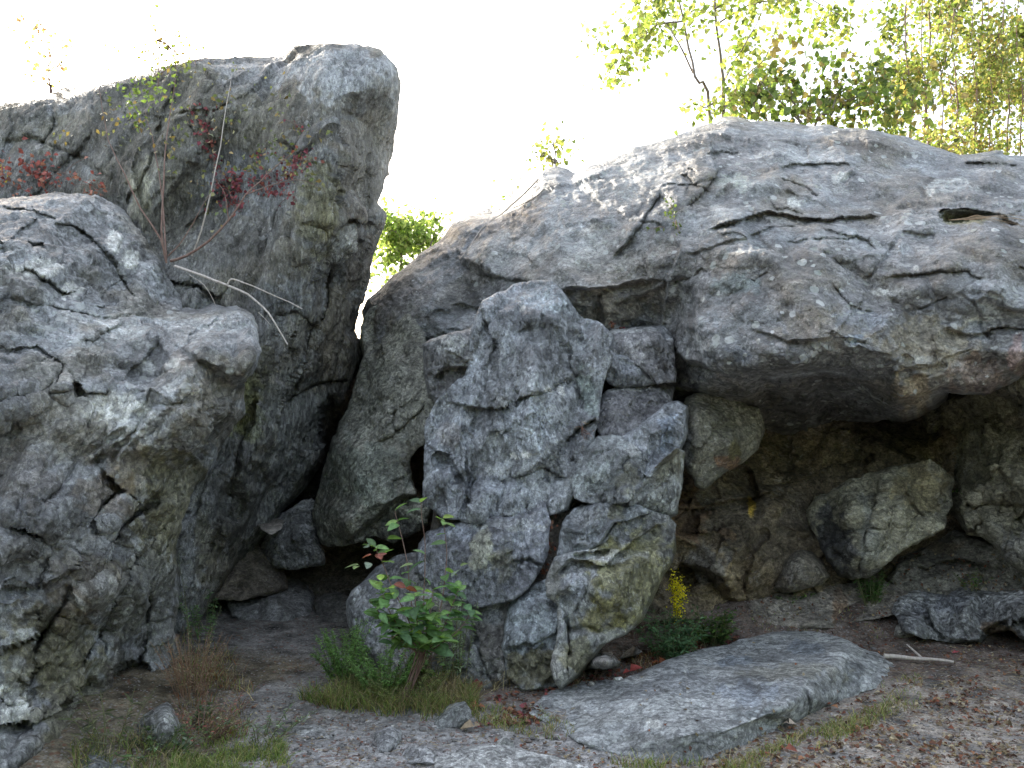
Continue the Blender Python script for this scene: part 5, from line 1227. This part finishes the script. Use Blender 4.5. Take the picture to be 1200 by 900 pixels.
bs_ = [([(490,768),(470,745),(448,722),(432,705)], (0,-.1,-.15,-.2), .9), ([(498,768),(520,752),(540,735),(552,715)], (0,-.1,-.12,-.15), .8), ([(494,768),(484,752),(470,742),(460,748)], (0,-.2,-.3,-.32), .8), ([(494,768),(505,755),(515,748),(522,752)], (0,-.2,-.28,-.3), .8),
       ([(494,768),(496,735),(497,690),(497,640),(494,588)], (.0, -.05, .0, .03, .0), 0.5), ([(492,768),(478,725),(460,690),(448,660),(440,640)], (.0, -.1, -.1, -.05, 0), 0.6),
       ([(496,768),(510,735),(520,690),(523,650),(520,612)], (.0, -.05, 0, .05, .05), 0.55), ([(492,768),(470,740),(455,715),(446,690)], (.0, -.1, -.2, -.2), 0.8),
       ([(496,768),(515,745),(528,715),(538,690)], (0, -.1, -.1, -.05), 0.8), ([(494,768),(485,730),(480,690),(474,645),(463,598)], (0, .05, .05, .05, .05), .55), ([(494,768),(490,745),(488,720),(486,700)], (0, -.2, -.25, -.25), 1.0),
       ([(494,768),(500,740),(505,715),(508,690)], (0, -.2, -.25, -.2), 1.0), ([(494,768),(475,755),(462,740),(455,728)], (0, -.15, -.2, -.2), .8)]
leaves = []
variants = [leaf_mesh('leaf', .095, .042, c, i) for i, c in enumerate([(0.13, 0.24, 0.09), (0.17, 0.28, 0.10), (0.11, 0.20, 0.10), (0.20, 0.31, 0.10), (0.14, 0.24, 0.10)])]
yell = [leaf_mesh('leaf', .07, .042, c, 20 + i) for i, c in enumerate([(0.30, 0.42, 0.09), (0.25, 0.37, 0.08)])]
greyv = leaf_mesh('leaf', .09, .036, (0.28, 0.35, 0.27), 31); redv = leaf_mesh('leaf', .07, .035, (0.35, 0.12, 0.09), 32)
for k, (ln, off, dens) in enumerate(bs_):
    c_ = curve_pts([bpt(x, y, o) for (x, y), o in zip(ln, off)], 24, .012, k + 30)
    c_[0] = (bp0.x + .02 * math.sin(k * 2.4), bd + .02 * math.cos(k * 2.4), zb); sg = Geo(); sg.tube(c_, .0042, .002, 5); sg.obj('stem', TWIG, bush)
    n_ = int(len(c_) * dens * 1.7)
    for i in range(n_):
        t = (0.12 + .88 * (i + rng.random()) / n_) * (len(c_) - 1); j = min(int(t), len(c_) - 2)
        p_ = c_[j] + (c_[j + 1] - c_[j]) * (t - j)
        for s_ in range(2 if rng.random() < .6 else 1):
            leaves.append((p_, i * 2.4 + s_ * math.pi + rng.normal() * .4, rng.uniform(-.35, .5), None, rng.uniform(.65, 1.15) * (1 if t < .8 * len(c_) else .8)))
    for s_ in range(5): leaves.append((c_[-1], s_ * 1.26 + k, rng.uniform(-.1, .7), None, .75))
for (x, y, kind, n_) in [(520,612,yell[0],7),(450,684,yell[1],4),(458,690,yell[0],4),(492,722,yell[1],5),(500,738,yell[0],4),(487,705,variants[1],5),(430,640,greyv,4),(428,664,greyv,4),(438,646,redv,3),(448,654,redv,3),(474,684,redv,2),
                         (500,725,variants[3],4),(478,735,variants[0],5),(468,720,variants[2],5),(450,745,variants[2],5),(530,700,variants[0],6),(525,722,variants[2],4),(470,665,greyv,3),(460,735,variants[0],5),(480,745,variants[1],5),(510,735,variants[2],5),(440,715,variants[0],4),(535,735,variants[4],5),(500,752,variants[4],5),(455,705,variants[3],4),(520,745,variants[0],4),(545,640,greyv,3),(540,655,greyv,3),(472,603,yell[0],4)]:
    for i in range(n_): leaves.append((np.array(bpt(x + rng.normal() * 5, y + rng.normal() * 5, rng.uniform(-.28, -.05))), i * 6.28 / n_ + rng.random(), rng.uniform(-.5, .5), kind, rng.uniform(.7, 1.0)))
rng.shuffle(leaves := [tuple(l) for l in leaves]) if False else None; leaves = [leaves[i] for i in rng.permutation(len(leaves))][:295]
for (p_, az, el, kind, sc) in leaves:
    me = kind or variants[int(rng.integers(len(variants)))]
    o = bpy.data.objects.new('leaf', me); COL.objects.link(o); o.parent = bush
    o.location = Vector(p_) - bush.location
    o.rotation_euler = (rng.normal() * .35, -el, az); o.scale = (sc * 1.2, sc * 1.4, sc * 1.2)

# ---- herbs built from stems with many small leaves
def herb(name, label, px, py, n, h, spread, leaf, aspect, cols, cat='plant', mat=None, per=26, lean=(0, 0), stemmat=None, flowers=None, pos=None, dirz=.3, start=.15, group=None):
    p0 = pos or on_ground(px, py)
    root = empty(name, p0, label, cat, group)
    sg = Geo(); lg = Geo(); fg = Geo(); anyf = False
    for k in range(n):
        a = rng.uniform(0, 2 * math.pi); r_ = spread * math.sqrt(rng.random())
        b = Vector((p0.x + .35 * r_ * math.cos(a), p0.y + .35 * r_ * math.sin(a), p0.z - .01)); hh_ = h * rng.uniform(.55, 1.1)
        t = Vector((p0.x + r_ * math.cos(a) + lean[0], p0.y + r_ * math.sin(a) + lean[1], p0.z + hh_))
        c_ = curve_pts([b, (b + t) / 2 + Vector((0, 0, .12 * hh_)), t], 10, .02, k); sg.tube(c_, .0028, .0012, 4)
        m = per; tt = rng.uniform(start, 1, m) * (len(c_) - 1); j = np.minimum(tt.astype(int), len(c_) - 2)
        pp = c_[j] + (c_[j + 1] - c_[j]) * (tt - j)[:, None]
        az = rng.uniform(0, 2 * math.pi, m); dr = np.stack([np.cos(az), np.sin(az), np.full(m, dirz) + rng.normal(size=m) * .3], -1)
        lg.leaves(pp, dr, leaf * rng.uniform(.5, 1.2, m) * (1.1 - .5 * tt / len(c_)), aspect, palette(m, cols), .2, .25, nrm=np.array([[0, 0, 1.0]]) + rng.normal(size=(m, 3)) * .3)
        if flowers and k < flowers[0]:
            anyf = True; m = flowers[1]; pp = c_[-1] + rng.normal(size=(m, 3)) * np.array(flowers[2])
            fg.leaves(pp, rng.normal(size=(m, 3)), flowers[3], .9, palette(m, flowers[4], .12), .3, .1)
    tag(sg.obj('stems', stemmat or STEMG, root), kind='stuff'); tag(lg.obj('foliage', mat or LEAF, root), kind='stuff')
    if anyf: tag(fg.obj('flowers', mat or LEAF, root), kind='stuff')
    return root
FERN = [(0.17,0.30,0.10),(0.13,0.24,0.08),(0.22,0.36,0.12)]
GREYG = [(0.22,0.29,0.18),(0.16,0.23,0.14),(0.3,0.36,0.25)]
herb('feathery_herb', 'feathery bright green plant at the edge of the path left of the bush', 405, 800, 34, .36, .22, .034, .30, FERN, per=120)
herb('feathery_herb', 'low feathery green plant spreading below the leafy bush', 450, 812, 36, .26, .28, .034, .30, FERN, per=110)
herb('mugwort', 'grey-green wispy plant at the right foot of the leafy bush', 535, 806, 10, .5, .16, .045, .22, GREYG, per=46)
herb('mugwort', 'faded grey-leaved weed rising against the dark block', 520, 800, 6, .62, .14, .05, .25, GREYG, per=34)
herb('mugwort', 'lone green weed against the dark crevice by the left boulder', 238, 752, 9, .42, .22, .05, .24, [(0.15,0.27,0.11),(0.19,0.31,0.15)], per=40)
herb('mugwort', 'tall thin weed stem leaning over at the foot of the left wall', 232, 770, 3, .62, .26, .035, .2, GREYG, per=26)
herb('goldenrod', 'small plant with bright yellow flower plume right of the mossy block', 796, 752, 6, .37, .07, .05, .22, GREEN, per=30, flowers=(6, 110, (.022, .02, .045), .015, [(0.75,0.62,0.03),(0.6,0.52,0.03)]), cat='flower')
herb('leafy_weed', 'dark green leafy weeds below the yellow flowers', 785, 772, 46, .28, .26, .065, .35, [(0.16,0.30,0.15),(0.19,0.34,0.17),(0.12,0.24,0.12)], per=20)
herb('leafy_weed', 'fresher green weeds right of the yellow flowers', 832, 756, 36, .24, .24, .06, .5, GREEN + [(0.12,0.22,0.05)], per=16)
herb('leafy_weed', 'bright round-leaved seedling between the weeds and the flat slab', 792, 775, 5, .09, .06, .035, .8, [(0.14,0.28,0.06)], per=8)
herb('leafy_weed', 'bushy green weed growing on the ledge in front of the tan boulder', 1022, 733, 36, .26, .17, .05, .25, [(0.13,0.25,0.09),(0.16,0.29,0.09)], per=24)
herb('leafy_weed', 'low broad-leaved seedlings left of the bushy ledge weed', 935, 733, 9, .06, .18, .035, .7, GREEN, per=10)
herb('leafy_weed', 'small weeds on the broken shelf at the far right', 1140, 700, 9, .12, .2, .04, .5, GREEN + [(0.2,0.16,0.07)], per=12, pos=at(1140, 690, 6.75))
herb('leafy_weed', 'green seedling beside the dry weeds at lower left', 235, 845, 6, .10, .1, .04, .45, [(0.10,0.17,0.08)], per=12)
herb('mugwort', 'straggly grey weed sprawling onto the path at lower left', 305, 862, 9, .16, .3, .04, .3, GREYG, per=26)
herb('mugwort', 'long-leaved pale weeds between the left boulder and the squat rock', 130, 876, 10, .26, .24, .09, .18, [(0.13,0.15,0.07),(0.19,0.2,0.12),(0.08,0.10,0.05)], per=12)
herb('dead_stalks', 'dark dead stalks and leaves at the foot of the mossy block', 690, 795, 14, .18, .2, .04, .3, [(0.08,0.09,0.05),(0.07,0.045,0.035),(0.05,0.06,0.035)], per=14, mat=DRY, stemmat=TWIG)
herb('dead_stalks', 'brown withered weeds in the shade under the mossy block edge', 748, 748, 12, .2, .14, .035, .35, [(0.12,0.08,0.05),(0.07,0.05,0.035)], per=14, mat=DRY, stemmat=TWIG)
herb('dead_stalks', 'dead brown stems tangled under the leafy bush', 490, 802, 16, .24, .16, .05, .25, [(0.13,0.09,0.06),(0.09,0.07,0.05),(0.18,0.15,0.1)], per=12, mat=DRY, stemmat=TWIG)
herb('dry_weed', 'reddish dry weeds in front of the left rock wall', 225, 815, 40, .34, .26, .03, .3, [(0.24,0.17,0.11),(0.19,0.13,0.09),(0.2,0.19,0.10)], per=20, mat=DRY, stemmat=wood_material('rusty_stem', (0.22, 0.12, 0.08), (0.3, 0.2, 0.12)))
herb('dry_weed', 'low red-stemmed weeds on the ground left of the path', 235, 862, 34, .16, .34, .03, .3, [(0.25,0.09,0.07),(0.18,0.12,0.07),(0.16,0.16,0.08)], per=14, mat=DRY, stemmat=TWIG)

herb('leafy_weed', 'mixed broad-leaved weeds crowding the stem foot of the leafy bush', 505, 800, 30, .22, .24, .055, .45, GREEN + [(0.26,0.24,0.12)], per=14)
herb('feathery_herb', 'yellowish feathery weed in the grass right of the bright green plant', 480, 822, 20, .16, .26, .03, .3, [(0.28,0.33,0.13),(0.22,0.26,0.1)], per=60)
herb('leafy_weed', 'scattered green weeds among the grass near the bottom left corner', 180, 885, 24, .12, .34, .045, .4, GREEN + GREYG, per=10)
# ---- things that lie about, and what nobody could count
def scatter(poly, n, dens=None):
    poly = np.asarray(poly, float); out = []
    lo, hi = poly.min(0), poly.max(0)
    while len(out) < n:
        m = (n - len(out)) * 3 + 20
        x = rng.uniform(lo[0], hi[0], m); y = rng.uniform(lo[1], hi[1], m)
        k = poly_sd(x, y, poly) < 0
        Q = np.stack([x / 40, y / 20, 0 * x + 3.3], -1)
        if dens is not None: k &= (perlin(Q, dens) + .5 * perlin(Q * 2.7, dens + 1)) > rng.uniform(-.35, .25, m)
        out += list(zip(x[k], y[k]))
    P_ = []
    for x, y in out[:n]: P_.append(tuple(on_ground(x, y)))
    return np.array(P_)
GRASSG = [(0.16,0.23,0.06),(0.12,0.18,0.05),(0.24,0.28,0.09),(0.3,0.27,0.13)]
gg = Geo()
for poly, n_, h_, cc in [([(205,875),(330,868),(345,900),(330,930),(190,930)], 2600, .05, GRASSG), ([(350,820),(450,790),(560,812),(560,838),(500,846),(420,838),(380,830)], 3400, .095, GRASSG + STRAW[:2]),
                         ([(548,830),(620,828),(690,862),(640,868),(560,850)], 900, .035, GRASSG + STRAW), ([(700,895),(860,895),(950,858),(1035,825),(1050,840),(960,880),(860,915),(740,905)], 1500, .05, GRASSG + [(0.25,0.27,0.1)] + STRAW),
                         ([(210,740),(245,735),(300,800),(290,870),(210,870)], 1100, .08, STRAW + RUST[:1] + GRASSG[:1]), ([(500,800),(560,800),(600,812),(560,830),(500,830)], 350, .13, STRAW),
                         ([(80,870),(220,860),(220,910),(90,925)], 700, .07, GRASSG + STRAW + [(0.06,0.08,0.03)]), ([(1030,800),(1080,790),(1080,830),(1040,840)], 300, .03, GRASSG + STRAW),
                         ([(870,738),(1010,735),(1040,750),(900,748)], 300, .02, STRAW + GRASSG), ([(640,800),(780,760),(860,745),(800,775),(660,812)], 500, .05, STRAW + RUST)]:
    P_ = scatter(poly, n_, 700 + n_)
    gg.blades(P_, h_ * rng.uniform(.4, 1.3, n_), .5, .0022, palette(n_, cc))
tag(gg.obj('grass', LEAF), 'short green and straw-coloured grass at the edges of the path', 'grass', kind='stuff')
# dead grass and needles lying flat
nb = Geo()
for poly, n_ in [([(860,860),(1060,800),(1215,770),(1215,940),(700,940)], 2600), ([(560,800),(760,765),(870,745),(640,850),(560,860)], 700), ([(200,760),(330,830),(420,850),(420,930),(180,930)], 900), ([(1000,745),(1200,750),(1200,800),(1040,800)], 500), ([(430,850),(700,880),(700,930),(430,930)], 500)]:
    P_ = scatter(poly, n_, 900 + n_) + [0, 0, .006]
    nb.leaves(P_, rng.normal(size=(n_, 3)) * [1, 1, .08], rng.uniform(.02, .07, n_), .06, palette(n_, STRAW + [(0.18,0.10,0.07),(0.4,0.36,0.28)]), .1, .05, nrm=np.array([[0, 0, 1.0]]) + rng.normal(size=(n_, 3)) * .1)
tag(nb.obj('dead_grass', DRY), 'dead straw and needles lying flat on the ground', 'dead grass', kind='stuff')
# leaf litter
lt = Geo()
for poly, n_, cc, sz in [([(560,820),(660,800),(770,760),(860,745),(870,755),(760,790),(640,825),(640,850),(560,850)], 620, RUST + RED[:1], .035), ([(860,860),(1060,800),(1220,780),(1220,930),(700,930)], 1700, RUST + STRAW, .030),
                         ([(1030,700),(1060,745),(1000,765),(1200,790),(1215,740),(1180,745)], 300, RUST + STRAW, .025), ([(560,860),(720,880),(720,930),(560,930)], 260, RUST + STRAW, .022), ([(240,760),(420,760),(440,900),(250,880)], 260, RUST + STRAW, .016),
                         ([(840,730),(1020,735),(1100,760),(1000,790),(860,745)], 240, RUST, .02)]:
    P_ = scatter(poly, n_, 800 + n_) + [0, 0, .008]
    lt.leaves(P_, rng.normal(size=(n_, 3)) * [1, 1, .25], sz * rng.uniform(.5, 1.4, n_), .7, palette(n_, cc), .5, .3, nrm=np.array([[0, 0, 1.0]]) + rng.normal(size=(n_, 3)) * .35)
P_, Nn = [], []
for _ in range(160):
    p_, q_ = on_rock('clow', rng.uniform(1050, 1200), rng.uniform(650, 700), .015)
    if p_ is not None: P_.append(p_); Nn.append(q_)
for _ in range(90):
    p_, q_ = on_rock('ledge2', rng.uniform(880, 1050), rng.uniform(690, 730), .01)
    if p_ is not None: P_.append(p_); Nn.append(q_)
for _ in range(70):
    p_, q_ = on_rock('flat', rng.uniform(640, 1040), rng.uniform(745, 890), .006)
    if p_ is not None and rng.random() < .8: P_.append(p_); Nn.append(q_)
m = len(P_); lt.leaves(np.array(P_), rng.normal(size=(m, 3)), .028 * rng.uniform(.5, 1.3, m), .6, palette(m, RUST + STRAW), .5, .3, nrm=np.array(Nn) + rng.normal(size=(m, 3)) * .4)
tag(lt.obj('leaf_litter', DRY), 'brown and reddish leaf crumbs scattered over the earth', 'leaf litter', kind='stuff')
# gravel: small broken stones
ico = bmesh.new(); bmesh.ops.create_icosphere(ico, subdivisions=1, radius=1.0)
IV = np.array([v.co[:] for v in ico.verts]); IF = np.array([[v.index for v in f.verts] for f in ico.faces]); ico.free()
gv = Geo()
for poly, n_, s0, s1 in [([(230,735),(420,735),(390,790),(440,840),(520,850),(700,880),(1215,800),(1215,960),(180,960)], 4200, .003, .010), ([(330,830),(700,870),(700,960),(300,960)], 700, .008, .022), ([(870,850),(1215,790),(1215,960),(800,960)], 500, .006, .018),
                         ([(600,800),(780,765),(1100,755),(1000,790),(760,790),(620,830)], 300, .006, .02), ([(790,700),(1000,700),(1000,735),(860,745)], 200, .004, .014)]:
    P_ = scatter(poly, n_)
    S = rng.uniform(0, 1, n_) ** 2.5 * (s1 - s0) + s0
    sc = S[:, None] * rng.uniform(.5, 1.3, (n_, 3)) * [1.2, 1.2, .55]
    ang = rng.uniform(0, 6.28, n_); ca, sa = np.cos(ang), np.sin(ang)
    V = IV[None] * sc[:, None] * rng.uniform(.65, 1.15, (n_, len(IV), 1))
    V = np.stack([V[..., 0] * ca[:, None] - V[..., 1] * sa[:, None], V[..., 0] * sa[:, None] + V[..., 1] * ca[:, None], V[..., 2]], -1) + P_[:, None] + [0, 0, .002]
    Tn = (np.arange(n_)[:, None, None] * len(IV) + IF[None]).reshape(-1, 3)
    cc = palette(n_, [(0.2,0.19,0.18),(0.13,0.125,0.12),(0.28,0.27,0.26),(0.17,0.14,0.12)], .25)
    gv.add(V.reshape(-1, 3), None, Tn, np.repeat(cc, len(IV), 0))
mgv, nt = new_mat('gravel_stone'); N = NT(nt)
tint = N.n('ShaderNodeVertexColor', layer_name='tint').outputs[0]; pos = N.n('ShaderNodeNewGeometry').outputs['Position']
v = N.ramp(N.noise(pos, 150, 3), .3, .7, .7, 1.3)
bs = N.n('ShaderNodeBsdfPrincipled', {'Base Color': N.mix(1.0, tint, N.n('ShaderNodeCombineColor', {0: v, 1: v, 2: v}).outputs[0], 'MULTIPLY'), 'Roughness': .85})
N.n('ShaderNodeOutputMaterial', {'Surface': bs.outputs[0]})
tag(gv.obj('gravel', mgv, smooth=False), 'small broken stones strewn over the path', 'gravel', kind='stuff')

# stick on the ground
stk = on_ground(1045, 776); d_ = stk.y
st = empty('fallen_stick', stk, 'peeled grey-brown stick lying on the earth before the right ledge', 'stick')
g = Geo(); g.tube(curve_pts([on_ground(1036, 774, .03), on_ground(1056, 776, .035), on_ground(1085, 778, .03), on_ground(1118, 780, .02)], 16, .012, 3), .017, .009, 8); g.obj('shaft', PALEW, st)
g = Geo(); g.tube(curve_pts([on_ground(1080, 777, .035), on_ground(1070, 772, .06), on_ground(1063, 770, .085)], 6), .009, .005, 6); g.obj('side_twig', PALEW, st)
g = Geo()
a = on_ground(585, 835); 
# single fallen leaves one can point at
def one_leaf(px, py, size, col, label, lift=.012, aspect=.85):
    g = Geo(); p_ = on_ground(px, py, lift)
    g.leaves([np.array(p_)], [[rng.normal(), rng.normal() * .5, .15]], size, aspect, [col], .5, .35, nrm=[[.1, -.4, 1]])
    g.leaves([np.array(p_)], [[rng.normal(), rng.normal() * .5, .3]], size * .6, aspect, [np.array(col) * .9], .5, .35, nrm=[[.3, -.2, 1]])
    tag(g.obj('fallen_leaf', DRY), label, 'leaf')
one_leaf(556, 858, .075, (0.42, 0.33, 0.22), 'curled pale tan leaf standing up on the path in the centre foreground', .03)
one_leaf(560, 832, .07, (0.38, 0.15, 0.08), 'orange-brown leaf lying just above the pale curled leaf')
one_leaf(566, 806, .09, (0.25, 0.06, 0.05), 'dark red leaf at the foot of the dark block')
one_leaf(645, 818, .07, (0.30, 0.08, 0.07), 'red leaf lying at the left tip of the flat slab')
one_leaf(738, 789, .08, (0.33, 0.07, 0.06), 'crimson leaf touching the upper edge of the flat slab')
one_leaf(772, 779, .07, (0.42, 0.13, 0.06), 'orange leaf in front of the dark green weeds')
one_leaf(787, 780, .065, (0.36, 0.13, 0.07), 'rust leaf beside the orange one in front of the weeds')
one_leaf(755, 793, .06, (0.32, 0.08, 0.07), 'red leaf right of the crimson one at the slab edge')
one_leaf(855, 711, .06, (0.5, 0.32, 0.2), 'light tan leaf on bare earth at the foot of the hollow', .02)
one_leaf(925, 855, .06, (0.5, 0.42, 0.34), 'bleached star-shaped leaf at the lower right side of the flat slab', .03)
one_leaf(1121, 768, .05, (0.45, 0.10, 0.12), 'pinkish red leaf just above the end of the stick')
one_leaf(920, 880, .06, (0.34, 0.11, 0.07), 'red-brown leaf on the gravel below the slab')

# ---- the wood behind the viewer (the clearing's other side)
wd = Geo(); n_ = 26000
th = rng.uniform(math.radians(165), math.radians(375), n_); rr_ = rng.uniform(17, 24, n_)
top = 6.3 + 2.0 * np.sin(th * 7) + 1.0 * np.sin(th * 17 + 1)
hz_ = 0.3 + rng.uniform(0, 1, n_) ** 0.8 * top
P_ = np.stack([rr_ * np.cos(th), rr_ * np.sin(th), hz_], -1)
wd.leaves(P_, rng.normal(size=(n_, 3)), rng.uniform(.5, 1.0, n_), .8, palette(n_, GREEN + YG[:1]), .3, .2)
for k in range(46):
    a = math.radians(166 + 208 * (k + rng.random()) / 46); r_ = rng.uniform(17, 23); b = Vector((r_ * math.cos(a), r_ * math.sin(a), -.1))
    wd.tube(curve_pts([b, b + Vector((.2, .1, 4)), b + Vector((rng.normal() * .5, .2, 6.5))], 8), .16, .05, 7, (0.12, 0.10, 0.08))
tag(wd.obj('woodland', LEAF), 'leafy woodland across the clearing, behind the viewer', 'woodland', kind='stuff')

tree('tall_shrub', 'airy mass of sunlit yellow-green foliage filling the sky above the right end of the boulder', 14.5,
     [[(1090,200),(1085,120),(1090,40),(1080,-60)], [(1150,200),(1155,110),(1150,20),(1160,-70)], [(1215,200),(1210,110),(1215,20),(1210,-70)]],
     [[(1085,120),(1060,80),(1045,50)],[(1155,110),(1180,70),(1190,40)],[(1150,60),(1125,30),(1110,0)]],
     [(float(rng.uniform(1045, 1290)), float(rng.uniform(-60, 190)), 24, 20, 60) for _ in range(52)], r0=0.03, leaf=0.09, cols=[(0.34,0.38,0.14),(0.28,0.34,0.11),(0.42,0.42,0.2),(0.2,0.27,0.08)], cat='shrub', bark=TWIG)
